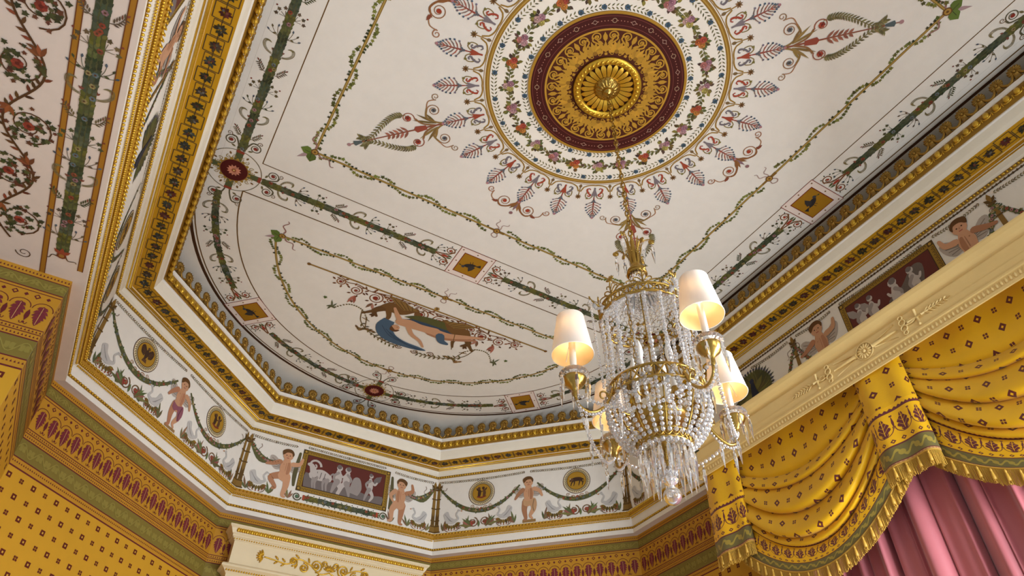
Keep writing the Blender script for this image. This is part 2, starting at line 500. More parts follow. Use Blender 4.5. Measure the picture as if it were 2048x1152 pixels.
def garland(p, path, w=.0132, seedk=0, sprigs=True):
    rnd = random.Random(seedk)
    n = len(path)
    p.stroke(path, w, (84, 84, 52), 2)
    L = 0
    for i in range(n-1):
        a, b = path[i], path[i+1]
        d = hypot(b[0]-a[0], b[1]-a[1]); an = atan2(b[1]-a[1], b[0]-a[0])
        k = 0
        while k < d:
            x, y = a[0]+(b[0]-a[0])*k/d, a[1]+(b[1]-a[1])*k/d
            band = floor((L+k)/.016)
            base = [(86, 88, 50), (66, 74, 56), (98, 94, 42), (58, 64, 42), (80, 84, 64)][int(band*7) % 5]
            for m in (-1, 0, 1):
                off = m*w*.25
                p.leaf(x-sin(an)*off, y+cos(an)*off, an+m*.5+rnd.uniform(-.25, .25), .0072, .0044, jit(base, .18), 3)
            if rnd.random() < .16:
                off = rnd.uniform(-.3, .3)*w
                c = rnd.choice([(134, 74, 50), (146, 108, 108), (96, 108, 108), (134, 120, 76), (132, 64, 44)])
                p.flower(x-sin(an)*off, y+cos(an)*off, .0036, c, (90, 60, 40), 4, 6)
            k += .0038
        L += d
    if sprigs:
        t = .03; L = 0; k = seedk; nxt = .03
        for i in range(n-1):
            a, b = path[i], path[i+1]; d = hypot(b[0]-a[0], b[1]-a[1]); an = atan2(b[1]-a[1], b[0]-a[0])
            while nxt < L+d:
                f = (nxt-L)/d; x, y = a[0]+(b[0]-a[0])*f, a[1]+(b[1]-a[1])*f
                for m in (1, -1):
                    p.push(x, y, an, 1, m); sprig(p, 0, w*.5, .85, .021, k); p.pop()
                k += 1; nxt += .034
            L += d
def birdpanel(p, x, y, a, w, h, flip=1):
    p.push(x, y, a)
    p.rect(-w, -h, w, h, (232, 216, 203), 4)
    for k in (1, .985): pass
    p.stroke([(-w, -h), (w, -h), (w, h), (-w, h)], .0016, (136, 52, 36), 5, closed=True)
    w2, h2 = w-.0115, h-.0115
    p.rect(-w2, -h2, w2, h2, (120, 36, 24), 5)
    p.rect(-w2+.0016, -h2+.0016, w2-.0016, h2-.0016, (160, 114, 22), 6)
    for sx in (-1, 0, 1):
        for sy in (-1, 0, 1):
            if sx or sy: p.disc(sx*(w-.006), sy*(h-.006), .0017, (120, 84, 40), 5, 6)
    p.push(0, 0, -.3, flip*.9, .9)
    K = (44, 40, 40)
    p.poly(cr([(-.015, .002), (-.006, .006), (.004, .004), (.014, -.002), (.016, -.001), (.006, -.006), (-.006, -.005), (-.012, -.002)], 3), K, 7)
    p.poly([(-.004, .003), (-.002, .018), (.006, .013), (.012, .004), (.004, -.001)], (54, 50, 48), 8)
    p.poly([(.012, 0), (.024, .003), (.023, -.006)], K, 7)
    p.disc(-.015, .004, .004, (62, 62, 66), 8, 8)
    p.stroke([(-.018, .003), (-.024, -.002)], .001, DGREEN, 8)
    p.leaf(-.02, 0, 3.4, .006, .003, DGREEN, 8)
    p.stroke([(0, -.004), (-.001, -.012)], .0012, K, 7); p.stroke([(.004, -.005), (.005, -.013)], .0012, K, 7)
    p.pop()
    for m in (0, pi):
        p.push(w+.027 if m == 0 else -w-.027, 0, pi-m, 1); scrollpair(p, 1, (120, 78, 44)); p.pop()
    p.pop()
def roundel(p, x, y, a=0):
    p.push(x, y, a)
    p.stroke([(cos(t)*.046, sin(t)*.046) for t in [2*pi*k/48 for k in range(48)]], .0012, (110, 96, 60), 3, closed=True)
    for k in range(8):
        t = 2*pi*k/8+pi/8
        for m in (1, -1):
            p.spiral(.030*cos(t+m*.14), .030*sin(t+m*.14), .0042, 1.2, t, .0012, (150, 124, 50), 4, m)
        p.leaf(.034*cos(t), .034*sin(t), t, .007, .004, (120, 90, 50), 3)
    for k in range(4):
        t = pi*k/2
        p.push(0, 0, t)
        p.rect(.022, -.006, .046, .006, (84, 88, 54), 3); p.rect(.041, -.0065, .0465, .0065, (140, 60, 40), 4)
        p.push(.056, 0, 0); 
        p.pop()
        p.pop()
        p.push(.045*cos(t), .045*sin(t), t)
        for m in (1, -1):
            p.stroke(cr([(.002, m*.004), (.012, m*.0065), (.026, m*.013), (.028, m*.021)]), .0024, (92, 84, 60), 3)
            p.spiral(.0175, m*.0200, .0100, 1.5, -m*.4, .0018, (92, 84, 60), 3, m, .35)
            p.disc(.0175, m*.0200, .0034, (132, 50, 38), 4, 9)
            p.spiral(.030, m*.0255, .0045, 1.2, -m*2, .0012, (110, 84, 56), 3, m)
            p.leaf(.006, m*.010, m*1.2, .009, .004, (110, 100, 64), 3)
        p.pop()
    for k in range(16): p.disc(.0255*cos(2*pi*k/16), .0255*sin(2*pi*k/16), .0028, (160, 128, 48), 4, 8)
    p.disc(0, 0, .0245, (150, 112, 50), 5, 30)
    p.disc(0, 0, .0228, (78, 16, 16), 6, 30)
    for k in range(12):
        p.leaf(0, 0, 2*pi*k/12, .0125, .006, jit((196, 130, 104)), 7)
    p.disc(0, 0, .004, (150, 84, 50), 8, 10); p.disc(0, 0, .0016, (220, 190, 120), 9, 6)
    p.pop()

# ---------------------------------------------------------------- the ceiling
GA = .462; Y0 = .503
AC, AR = .484, .476      # centre and radius of the half-round end
def build_ceiling():
    p = Paint()
    p.fn = lambda x, y, l: W(x, y, -EPS*l)
    # flat plaster
    n = 12
    for i in range(n):
        for j in range(22):
            x0, x1 = -.66+1.32*i/n, -.66+1.32*(i+1)/n; y0, y1 = -1.5+2.7*j/22, -1.5+2.7*(j+1)/22
            p.rect(x0, y0, x1, y1, WHITE, 0)
    # --- central wreath rings
    p.ring(.1245, .193, (238, 230, 214), 1)
    p.ring(.1850, .1920, (146, 108, 38), 2); p.ring(.1870, .1890, (178, 142, 64), 3)
    p.ring(.1936, .1946, (146, 108, 38), 2)
    for rr, cnt, lw in ((.1305, 132, .0062), (.1780, 176, .0066)):
        for k in range(cnt):
            t = 2*pi*k/cnt
            for m in (1, -1):
                p.push(rr*cos(t), rr*sin(t), t+pi/2); p.leaf(0, m*.0006, m*.75, lw, .0021, jit((104, 98, 60), .2), 3); p.pop()
        for k in range(24): p.flower(rr*cos(2*pi*(k+.5)/24), rr*sin(2*pi*(k+.5)/24), .0044, (66, 88, 104), (60, 70, 70), 4, 6)
    for k in range(24):
        t = 2*pi*k/24
        r0 = .1545
        for j in range(17):
            a = random.uniform(0, 2*pi); d = random.uniform(.003, .0100)
            p.leaf(r0*cos(t)+d*cos(a), r0*sin(t)+d*sin(a), a, .0085, .0055, jit(random.choice([(96, 78, 44), (84, 92, 50), (120, 110, 50), (80, 60, 50)]), .2), 3)
        pal = [[(190, 120, 110), (196, 150, 150), (170, 120, 130)], [(190, 100, 50), (200, 130, 60), (180, 80, 60)], [(200, 160, 150), (186, 170, 90), (180, 130, 140)]][(k*5) % 3]
        for j, (dx, dy) in enumerate(((-.0035, .002), (.004, .003), (.0005, -.0045))):
            c = pal[j]
            x, y = r0*cos(t)+dx, r0*sin(t)+dy
            c = tuple(v*.86 for v in c); p.flower(x, y, .0058, c, tuple(v*.62 for v in c), 4, 7); p.disc(x, y, .0014, tuple(min(255, v*1.2) for v in c), 6, 6)
        t2 = t+pi/24
        for j in range(-3, 4):
            a = t+pi/24+j*.022
            p.leaf(r0*cos(a)+random.uniform(-.002, .002), r0*sin(a)+random.uniform(-.002, .002), a+pi/2+(-1)**j*.8, .0085, .0045, jit((106, 100, 56), .2), 3)
        p.stroke([(r0*cos(t+.07+.02*j), r0*sin(t+.07+.02*j)) for j in range(7)], .001, GREEN, 3)
    # --- scallops, stars, palmettes
    for k in range(24):
        t = 2*pi*k/24
        h = pi/24
        P = []
        for j in range(13):
            u = -1+2*j/12
            P.append(((.2155-.019*(1-u*u)**.5-.004*abs(u))*cos(t+u*h*.93), (.2155-.019*(1-u*u)**.5-.004*abs(u))*sin(t+u*h*.93)))
        p.stroke(P, .0022, (150, 114, 44), 3)
        ts = t+h
        p.stroke([(.196*cos(ts), .196*sin(ts)), (.222*cos(ts), .222*sin(ts))], .0016, (150, 114, 44), 3)
        p.leaf(.195*cos(ts), .195*sin(ts), ts, .009, .006, (120, 96, 60), 3)
        for q in range(8): p.leaf(.223*cos(ts), .223*sin(ts), ts+2*pi*q/8, .0062, .0022, jit((118, 84, 40), .15), 4)
        p.disc(.223*cos(ts), .223*sin(ts), .0018, (84, 56, 30), 5, 7)
        p.push(.200*cos(t), .200*sin(t), t)
        ca, cb = ((156, 70, 48), (112, 104, 108)) if k % 2 else ((124, 114, 116), (160, 70, 50))
        p.poly([(.001, -.0014), (.007, -.0016), (.013, -.0036), (.0205, -.0058), (.019, -.002), (.024, 0), (.019, .002), (.0205, .0058), (.013, .0036), (.007, .0016), (.001, .0014)], ca, 4)
        for m in (1, -1):
            p.stroke(cr([(.020, m*.003), (.026, m*.0085), (.022, m*.0155), (.013, m*.0145), (.011, m*.0095)]), .0015, (132, 112, 60), 4)
            p.stroke(cr([(.018, m*.0065), (.013, m*.0115), (.006, m*.0135), (.003, m*.010), (.006, m*.0075)]), [.0012]+[.0032]*14+[.0018]*10, cb, 4)
            p.stroke(cr([(.018, m*.0065), (.021, m*.0095), (.019, m*.0125)]), .0022, cb, 4)
            p.ivy(.025, m*.0125, m*.9, .0034, (120, 110, 52), 5)
        p.stroke([(.022, 0), (.034, 0), (.066, 0)], [.0016, .0028, .001], (140, 64, 52), 4)
        for b in (-.7, .7): p.leaf(.031, 0, b, .0075, .0034, (96, 100, 104), 5)
        p.disc(.0305, 0, .0022, (96, 96, 100), 5, 8)
        for j in range(7):
            x = .0345+j*.0048
            for m in (1, -1):
                a = m*(1.28-.155*j); L = (.0125, .0145, .0145, .0130, .0110, .0085, .0065)[j]
                p.stroke([(x, 0), (x+L*.5*cos(a*1.05), L*.5*sin(a*1.05)), (x+L*cos(a*.92), L*sin(a*.92))], [.0010, .0019, .0009], jit((156, 92, 74) if j % 2 else (128, 108, 100), .12), 4)
                p.disc(x+L*1.08*cos(a*.92), L*1.08*sin(a*.92), .0017, jit(BLUE if j % 3 else (110, 104, 120), .15), 5, 7)
        p.disc(.072, 0, .0024, (170, 120, 122), 5, 8)
        p.pop()
    # axis scrolls and long diagonal arabesques
    for k in range(4):
        p.push(0, 0, k*pi/2)
        p.push(.274, 0)
        p.poly([(-.008, -.002), (.004, -.005), (.004, .005), (-.008, .002)], (158, 80, 54), 4)
        for b in (-.75, -.4, 0, .4, .75): p.leaf(0, 0, b, .021, .0050, jit((146, 100, 58) if b else (120, 92, 100)), 4)
        p.disc(.027, 0, .0035, (140, 100, 100), 5, 8)
        for m in (1, -1):
            p.stroke(cr([(0, m*.002), (.014, m*.011), (.021, m*.026), (.012, m*.038)]), [.0012]+[.0030]*14+[.0016]*8, (136, 88, 50), 4)
            p.spiral(.0075, m*.024, .0125, 1.6, m*.3, .0016, (150, 104, 66), 4, m, .25)
            p.disc(.0075, m*.024, .0038, RED, 5, 8)
            p.stroke(cr([(.018, m*.036), (.010, m*.05), (-.004, m*.052)]), .0016, (160, 110, 70), 4)
            p.spiral(-.005, m*.0575, .007, 1.3, -m*1.2, .0018, (160, 110, 80), 4, m, .2)
            p.leaf(.015, m*.034, m*1.4, .012, .006, (130, 70, 50), 5)
        p.pop(); p.pop()
        p.push(0, 0, k*pi/2+pi/4)
        p.push(.27, 0)
        p.stroke([(0, 0), (.168, 0)], [.003, .0014], (140, 80, 60), 4)
        for m in (1, -1):
            p.stroke(cr([(0, m*.001), (.012, m*.006), (.024, m*.018), (.018, m*.034)]), .003, (140, 110, 60), 4)
            p.spiral(.0085, m*.0275, .011, 1.7, m*.2, .0016, (150, 110, 76), 4, m, .25)
            p.flower(.0085, m*.0275, .004, (90, 96, 100), (70, 50, 40), 5, 6)
            p.stroke(cr([(.020, m*.03), (.012, m*.045), (-.002, m*.045)]), .0015, (160, 110, 70), 4)
            p.spiral(-.003, m*.0505, .0065, 1.3, -m*1.2, .0017, (150, 120, 90), 4, m, .2)
            for b, L in ((.4, .04), (.75, .036), (1.1, .026)): p.stroke(cr([(.012, m*.003), (.012+L*.6*cos(b), m*L*.6*sin(b)), (.012+L*cos(b*.6), m*L*1.1*sin(b))]), [.0008]+[.0026]*9+[.001]*3, jit((130, 110, 56)), 4) if 0 else p.leaf(.012, m*.003, m*b, L, .0044, jit((132, 108, 58), .18), 4)
            p.spiral(.054, m*.024, .011, 1.3, m*3.6, .0017, (150, 90, 66), 4, -m, .25)
            p.flower(.054, m*.024, .0052, (150, 66, 50), (110, 40, 36), 5, 6)
            p.stroke(cr([(.014, 0), (.034, m*.008), (.043, m*.020)]), .003, (140, 100, 60), 4)
            P = cr([(.056, m*.03), (.075, m*.033), (.10, m*.022), (.13, m*.003), (.146, m*.010)])
            p.stroke(P, .0012, (120, 108, 60), 4)
            for q in range(2, len(P)-1, 1):
                an = atan2(P[q+1][1]-P[q][1], P[q+1][0]-P[q][0])
                for mm in (1, -1): p.leaf(P[q][0], P[q][1], an+mm*.8, .0085, .003, jit((112, 104, 66), .2), 4)
            for q in range(5):
                x = .062+q*.008
                p.stroke(cr([(x, 0), (x+.008, m*(.008-.0009*q)), (x+.015, m*(.009-.001*q))]), [.0026]*6+[.0018]*6+[.001], jit((156, 104, 84), .15), 4) if 0 else p.leaf(x, 0, m*.8, .016-.0015*q, .0045, jit((160, 100, 80), .15), 4)
        p.poly([(.03, -.004), (.048, -.006), (.052, 0), (.048, .006), (.03, .004)], (150, 74, 56), 5)
        p.poly([(.145, -.002), (.158, -.005), (.16, 0), (.158, .005), (.145, .002)], (84, 96, 96), 5)
        p.disc(.168, 0, .0034, (170, 130, 130), 5, 8)
        p.pop(); p.pop()
    # --- ivy square
    I = .354
    sq = [(-I, I), (I, I), (I, -I), (-I, -I)]
    for k in range(4):
        a, b = sq[k], sq[(k+1) % 4]
        path = [(a[0]+(b[0]-a[0])*t, a[1]+(b[1]-a[1])*t) for t in [j/40 for j in range(41)]]
        ivy_line(p, path, skip=I, phase=.02)
        knot(p, (a[0]+b[0])/2, (a[1]+b[1])/2, [0, -pi/2, pi, pi/2][k])
        knot(p, a[0], a[1], [3*pi/4, pi/4, -pi/4, -3*pi/4][k], True)
    # --- border of garlands, fine lines, bird panels, roundels
    for s in (-1, 1):
        for q in (.423, .501):
            pass
    inn, out = .423, .501
    lc = (104, 74, 30)
    p.stroke([(-inn, inn), (inn, inn), (inn, -inn), (-inn, -inn)], 0.0022, lc, 2, closed=True)
    for q in (1, -1):
        p.stroke([(q*out, AC), (q*out, -1.3)], 0.0022, lc, 2)
    p.stroke([(-out+.085, out), (out-.085, out)], 0.0022, lc, 2)
    for q in (1, -1):
        p.stroke([(q*(out-.012), AC-.03), (q*(out-.012), -1.3)], .0001, lc, 2)
    p.stroke([(-.9*out, -out), (.9*out, -out)], 0.0022, lc, 2)
    # dark outer stripe
    for q in (1, -1): p.stroke([(q*.5135, AC), (q*.5135, -1.3)], .006, (70, 42, 20), 2)
    arc = lambda r, a0, a1, n=60, c=AC: [(r*cos(a0+(a1-a0)*k/n), c+r*sin(a0+(a1-a0)*k/n)) for k in range(n+1)]
    p.stroke(arc(.5190, 0, pi), .006, (70, 42, 20), 2)
    p.stroke(arc(AR+.0355, -.05, pi+.05), 0.0022, lc, 2)
    a_in = math.asin((out-AC)/(AR-.039))
    p.stroke(arc(AR-.039, a_in, pi-a_in), 0.0022, lc, 2)
    for q in (1, -1):
        p.stroke([(q*(AR-.039)*cos(a_in), out), (q*.40, out)], 0.0022, lc, 2)
    def seg(a, b, n=30): return [(a[0]+(b[0]-a[0])*k/n, a[1]+(b[1]-a[1])*k/n) for k in range(n+1)]
    e0, e1 = .048, .076
    garland(p, seg((-GA+e0, GA), (-e1, GA)), seedk=1); garland(p, seg((GA-e0, GA), (e1, GA)), seedk=2)
    garland(p, seg((-GA+e0, -GA), (-e1, -GA)), seedk=3); garland(p, seg((GA-e0, -GA), (e1, -GA)), seedk=4)
    for q in (1, -1):
        garland(p, seg((q*GA, GA-e0), (q*GA, e1)), seedk=5+q); garland(p, seg((q*GA, -GA+e0), (q*GA, -e1)), seedk=8+q)
        garland(p, seg((q*GA, -GA-e0), (q*GA, -.86)), seedk=11+q)
        roundel(p, q*GA, GA); roundel(p, q*GA, -GA)
        birdpanel(p, q*GA, 0, pi/2 if q > 0 else -pi/2, .037, .041, q)
        th = pi/2-q*pi/4
        birdpanel(p, AR*cos(th), AC+AR*sin(th), th-pi/2, .036, .040, -q)
        a0, a1 = (.10, pi/4-.155)
        ang = (lambda t: t) if q > 0 else (lambda t: pi-t)
        garland(p, arc(AR, ang(.075), ang(pi/4-.158), 24), .0105, seedk=14+q)
        garland(p, arc(AR, ang(pi/4+.158), ang(pi/2-.1), 24), .0105, seedk=17+q)
    birdpanel(p, 0, GA, 0, .037, .039, 1)
    birdpanel(p, 0, -GA, pi, .037, .039, 1)
    roundel(p, 0, AC+AR)
    # --- the half-round end: ivy frame and figure group
    hy = .572
    ivy_line(p, seg((-.344, hy), (.344, hy), 40), skip=.344, phase=.03)
    ic, ir = .505, .361
    a0 = math.asin((hy-ic)/ir)
    ivy_line(p, arc(ir, a0, pi-a0, 70, ic), skip=ir*(pi/2-a0), phase=.01)
    knot(p, 0, hy, 0); knot(p, 0, ic+ir, pi)
    knot(p, -.344, hy, pi*.83, True); knot(p, .344, hy, pi*.17, True)
    figure_group(p)
    o = p.obj('ceiling')
    tag(o, 'flat white plaster ceiling painted with garlands, ivy frames and a round wreath', 'ceiling', 'structure')
    return o

SKIN = (196, 148, 112); SKIN2 = (168, 118, 86)
def figure_group(p):
    # gilt rod along the top of the group
    p.stroke([(-.276, .6185), (.276, .6185)], .004, (120, 84, 36), 3); p.stroke([(-.276, .618), (.276, .618)], .0016, (170, 136, 66), 4)
    for q in (1, -1): p.disc(q*.276, .6185, .004, (120, 84, 36), 4, 8)
    for q in (1, -1):
        p.push(0, .62, 0, q, 1)
        # scrollwork
        for x, y, r, c in ((-.205, .014, .011, (140, 96, 60)), (-.168, .024, .014, (132, 84, 54)), (-.125, .026, .017, (120, 70, 36)), (-.022, .027, .018, (126, 74, 36)), (-.068, .02, .013, (120, 76, 40)), (-.095, .016, .010, (120, 76, 40))):
            p.spiral(x, y, r, 1.9, -1.8, .0026, c, 4, 1, .2); p.disc(x, y, .0055 if r > .015 else .003, (132, 50, 34), 5, 9)
            for k in range(6): p.leaf(x+r*cos(k*1.05), y+r*sin(k*1.05), k*1.05+.6, .009, .0045, jit((110, 66, 36), .2), 4)
        p.stroke(cr([(-.215, .006), (-.19, .010), (-.17, .006), (-.14, .012), (-.11, .006), (-.06, .004), (0, .006)]), .0022, (120, 80, 44), 4)
        for k in range(26): p.leaf(-.15+.0058*k, .006+.022*random.random(), random.uniform(0, 6.3), .011, .004, jit((118, 74, 40), .2), 4)
        p.leaf(-.165, .04, 1.8, .03, .008, (170, 104, 84), 4); p.leaf(-.165, .04, 1.3, .026, .007, (150, 84, 66), 4)
        p.leaf(-.125, .044, 1.2, .022, .007, (170, 120, 100), 4); p.leaf(-.125, .044, 1.9, .022, .007, (120, 84, 60), 4)
        # winged beast
        B = (112, 78, 40)
        p.limb([(-.035, .018), (-.06, .036), (-.085, .036), (-.104, .052)], [.010, .024, .030, .014], B, 6)
        p.limb([(-.104, .05), (-.112, .066), (-.102, .078)], [.014, .013, .006], (96, 66, 34), 6)
        p.limb([(-.088, .045), (-.078, .07), (-.086, .092)], [.014, .009, .005], B, 6)
        p.limb([(-.098, .05), (-.124, .076), (-.132, .084)], [.012, .007, .004], (100, 70, 36), 6)
        p.limb([(-.035, .02), (-.02, .04), (-.034, .05)], [.012, .009, .004], B, 6)
        p.poly(cr([(-.06, .032), (-.085, .018), (-.10, .004), (-.075, .006), (-.045, .014), (-.03, .02)], 4), (132, 100, 52), 7)
        for k in range(4): p.stroke([(-.06+.006*k, .03-.002*k), (-.09+.014*k, .008+.001*k)], .0012, (80, 56, 28), 8)
        for b in (.6, 1.3): p.leaf(-.108, .075, b+1.2, .012, .006, (84, 56, 30), 7)
        # festoon and bird
        P = cr([(-.115, .1), (-.135, .075), (-.165, .072), (-.19, .098)])
        for x, y in P: p.disc(x, y, .0022, (110, 96, 56), 4, 6)
        p.limb([(-.188, .098), (-.196, .096), (-.204, .10)], [.003, .007, .002], (92, 92, 60), 5); p.leaf(-.194, .097, -1.9, .022, .004, (92, 96, 66), 5); p.leaf(-.194, .097, -1.2, .016, .0035, (92, 96, 66), 5); p.leaf(-.196, .096, 1.9, .014, .004, (84, 88, 56), 5)
        p.ivy(-.216, .075, 1.5, .006, (80, 96, 44), 5); p.ivy(-.165, .06, 1.2, .005, (110, 70, 50), 5)
        for k in range(9): p.leaf(-.13+.006*k, .128+.003*sin(k), .8+.3*k, .014, .006, jit((120, 90, 50), .25), 4)
        p.stroke(cr([(-.135, .075), (-.125, .11), (-.098, .135), (-.05, .15), (-.02, .15)]), .0022, (110, 90, 50), 4)
        for k in range(10):
            u = k/9; x, y = -.12+.09*u, .118+.035*sin(u*pi/2)
            for m in (1, -1): p.leaf(x, y, .4+m*.9, .011, .004, jit((96, 84, 48), .2), 5)
        p.spiral(-.055, .142, .009, 1.6, 0, .0024, (120, 84, 50), 5, -1); p.spiral(-.02, .15, .0085, 1.6, 0, .0024, (120, 84, 50), 5, 1)
        p.stroke([(-.118, .092), (-.108, .128)], .002, (110, 84, 40), 5); p.stroke([(-.126, .098), (-.108, .102)], .002, (110, 84, 40), 5)
        p.pop()
    p.flower(0, .612, .006, (160, 124, 60), (90, 60, 36), 6)
    # reclining figure with blue drapery
    p.push(0, .62)
    D = (70, 92, 112); D2 = (52, 70, 90)
    p.poly(cr([(-.085, .075), (-.092, .105), (-.075, .134), (-.04, .146), (.01, .144), (.04, .135), (.022, .13), (-.012, .128), (-.04, .118), (-.056, .098), (-.06, .078)], 4), D, 6)
    p.poly(cr([(-.05, .06), (-.01, .038), (.04, .036), (.085, .048), (.05, .066), (.01, .075), (-.03, .078)], 4), D2, 6)
    p.poly(cr([(-.05, .05), (-.02, .03), (.03, .024), (.09, .03), (.07, .044), (.0, .046)], 4), (84, 84, 44), 6)
    for k in range(5): p.stroke(cr([(-.08+.012*k, .1+.007*k), (-.05+.016*k, .126+.003*k), (.0+.008*k, .136)]), .0018, D2, 7)
    p.limb([(-.05, .07), (-.03, .066), (-.005, .066), (.03, .062)], [.022, .026, .022, .024], SKIN, 8)
    p.limb([(.03, .064), (.062, .060), (.10, .044), (.13, .03)], [.022, .017, .012, .006], SKIN, 8)
    p.limb([(.02, .07), (.05, .073), (.085, .062), (.12, .046)], [.02, .015, .011, .006], SKIN2, 7)
    p.limb([(-.03, .074), (-.012, .096), (.012, .108), (.028, .124)], [.012, .010, .008, .005], SKIN, 9)
    p.limb([(-.05, .068), (-.066, .05), (-.078, .034)], [.013, .010, .006], SKIN, 9)
    p.disc(-.052, .092, .0095, SKIN, 9, 12); p.poly(cr([(-.062, .09), (-.06, .104), (-.047, .106), (-.04, .096), (-.05, .1)], 3), (96, 60, 34), 10)
    p.disc(-.049, .089, .0012, BROWN, 10, 6)
    p.limb([(.045, .07), (.055, .085), (.07, .088)], [.02, .016, .008], D, 9)
    p.stroke([(.07, .046), (.088, .10)], .0016, (100, 76, 40), 9)
    p.pop()
build_ceiling()

# ---------------------------------------------------------------- the cornice, run by run
FACES = [('left', (-1, 0)), ('bay_left', (-R8, R8)), ('bay_centre', (0, 1)), ('bay_right', (R8, R8)), ('right', (1, 0))]
BACK = 1.85      # how far the straight runs reach towards the back of the room
def slim(fi, A):
    h = A*TAN
    if fi == 0: return -BACK, h
    if fi == 4: return -h, BACK
    return -h, h
def fpt(fi, s, A, z):
    n = FACES[fi][1]; t = (n[1], -n[0])
    return W(n[0]*A+t[0]*s, Y0+n[1]*A+t[1]*s, z)
def mitre(fi, s, A, z, A0):
    """clip the run at the corners of its own depth"""
    return fpt(fi, s, A, z)

PROF = [((.575, .002), (.575, -.050), (206, 196, 180)), ((.575, -.050), (.5, -.050), CREAM), ((.5, -.050), (.4985, -.0505), WHITE), ((.4985, -.0505), (.4985, -.0575), WHITE), ((.4985, -.0575), (.501, -.0585), WHITE),
        ((.501, -.0585), (.5075, -.0765), (150, 112, 40)), ((.5075, -.0765), (.5075, -.0785), WHITE), ((.5075, -.0785), (.5095, -.0805), WHITE), ((.5095, -.0805), (.513, -.094), CREAM), ((.513, -.094), (.516, -.1005), CREAM), ((.516, -.1005), (.516, -.1015), WHITE),
        ((.516, -.1015), (.5505, -.1015), (190, 140, 20)), ((.5505, -.1015), (.5505, -.1032), CREAM), ((.5505, -.1032), (.5530, -.1045), (200, 150, 50)), ((.5530, -.1045), (.5575, -.1050), CREAM), ((.5575, -.1050), (.5595, -.1055), (160, 116, 40)), ((.5595, -.1055), (.562, -.1062), CREAM),
        ((.562, -.1062), (.5645, -.1135), CREAM), ((.5645, -.1135), (.5685, -.1165), CREAM), ((.5685, -.1165), (.571, -.1225), (150, 120, 60)), ((.571, -.1225), (.571, -.267), WHITE), ((.571, -.267), (.5655, -.2675), CREAM), ((.5655, -.2675), (.5655, -.2695), CREAM), ((.5655, -.2695), (.5725, -.281), (176, 130, 40)),
        ((.5725, -.281), (.5775, -.2835), CREAM), ((.5775, -.2835), (.5785, -.300), WHITE), ((.5785, -.300), (.5785, -.3055), (150, 112, 40)), ((.5785, -.3055), (.5775, -.316), WHITE), ((.5775, -.316), (.62, -.316), (206, 190, 180))]

def egg_template():
    m = MB()   # local x along, y out (towards the room), z up; sits on a tilted face
    m.ellipsoid((0, .0030, -.0005), (.0054, .0050, .0085), 9, 6)
    m.tube(cr([(-.0072, .001, .008), (-.0068, .002, -.003), (-.0035, .003, -.0098), (.0035, .003, -.0098), (.0068, .002, -.003), (.0072, .001, .008)], 3), .0011, 5, caps=False)
    m.ellipsoid((.0083, .0022, -.003), (.0014, .0022, .0085), 5, 4)
    return m
EGG = egg_template()
def anthemion_template():
    m = MB()
    # shell head: eight flutes fanning from a boss, a neck, and two rising foot scrolls
    hz = .0150
    m.ellipsoid((0, .0000, hz), (.0090, .0022, .0090), 14, 6)
    for k in range(9):
        a = radians(-25+230*k/8)
        c = (cos(a)*.0052, .0016, hz+sin(a)*.0052)
        e = MB().ellipsoid((0, 0, 0), (.0044, .0016, .0013), 6, 4)
        ca, sa = cos(a), sin(a)
        m.merge(e, lambda q: (c[0]+q[0]*ca-q[2]*sa, c[1]+q[1], c[2]+q[0]*sa+q[2]*ca))
    m.ellipsoid((0, .003, hz-.002), (.0022, .0018, .0022), 6, 4)
    m.tube([(0, 0, 0), (0, .001, .008)], [.0052, .0036], 8)
    for q in (1, -1):
        m.tube(cr([(q*.0146, 0, .0015), (q*.010, .001, .0022), (q*.006, .0015, .0055), (q*.0042, .0015, .010), (q*.0062, .0018, .0115), (q*.0068, .0018, .0096)], 3), [.0022]*10+[.0018]*6, 6) if 0 else \
            m.tube(cr([(q*.0146, 0, .0012), (q*.010, .001, .0020), (q*.006, .0015, .0050), (q*.0046, .0015, .0095)], 3), .0020, 6)
    return m
ANTH = anthemion_template().mesh('anthemion', M['oldgilt'])
for v in ANTH.vertices: v.co = (v.co.x*S*1.18, v.co.y*S, v.co.z*S*1.24)
SIDE_TXT = {'left': 'along the left side', 'bay_left': 'over the left slanting bay wall', 'bay_centre': 'over the middle bay wall', 'bay_right': 'over the right slanting bay wall', 'right': 'along the window wall'}

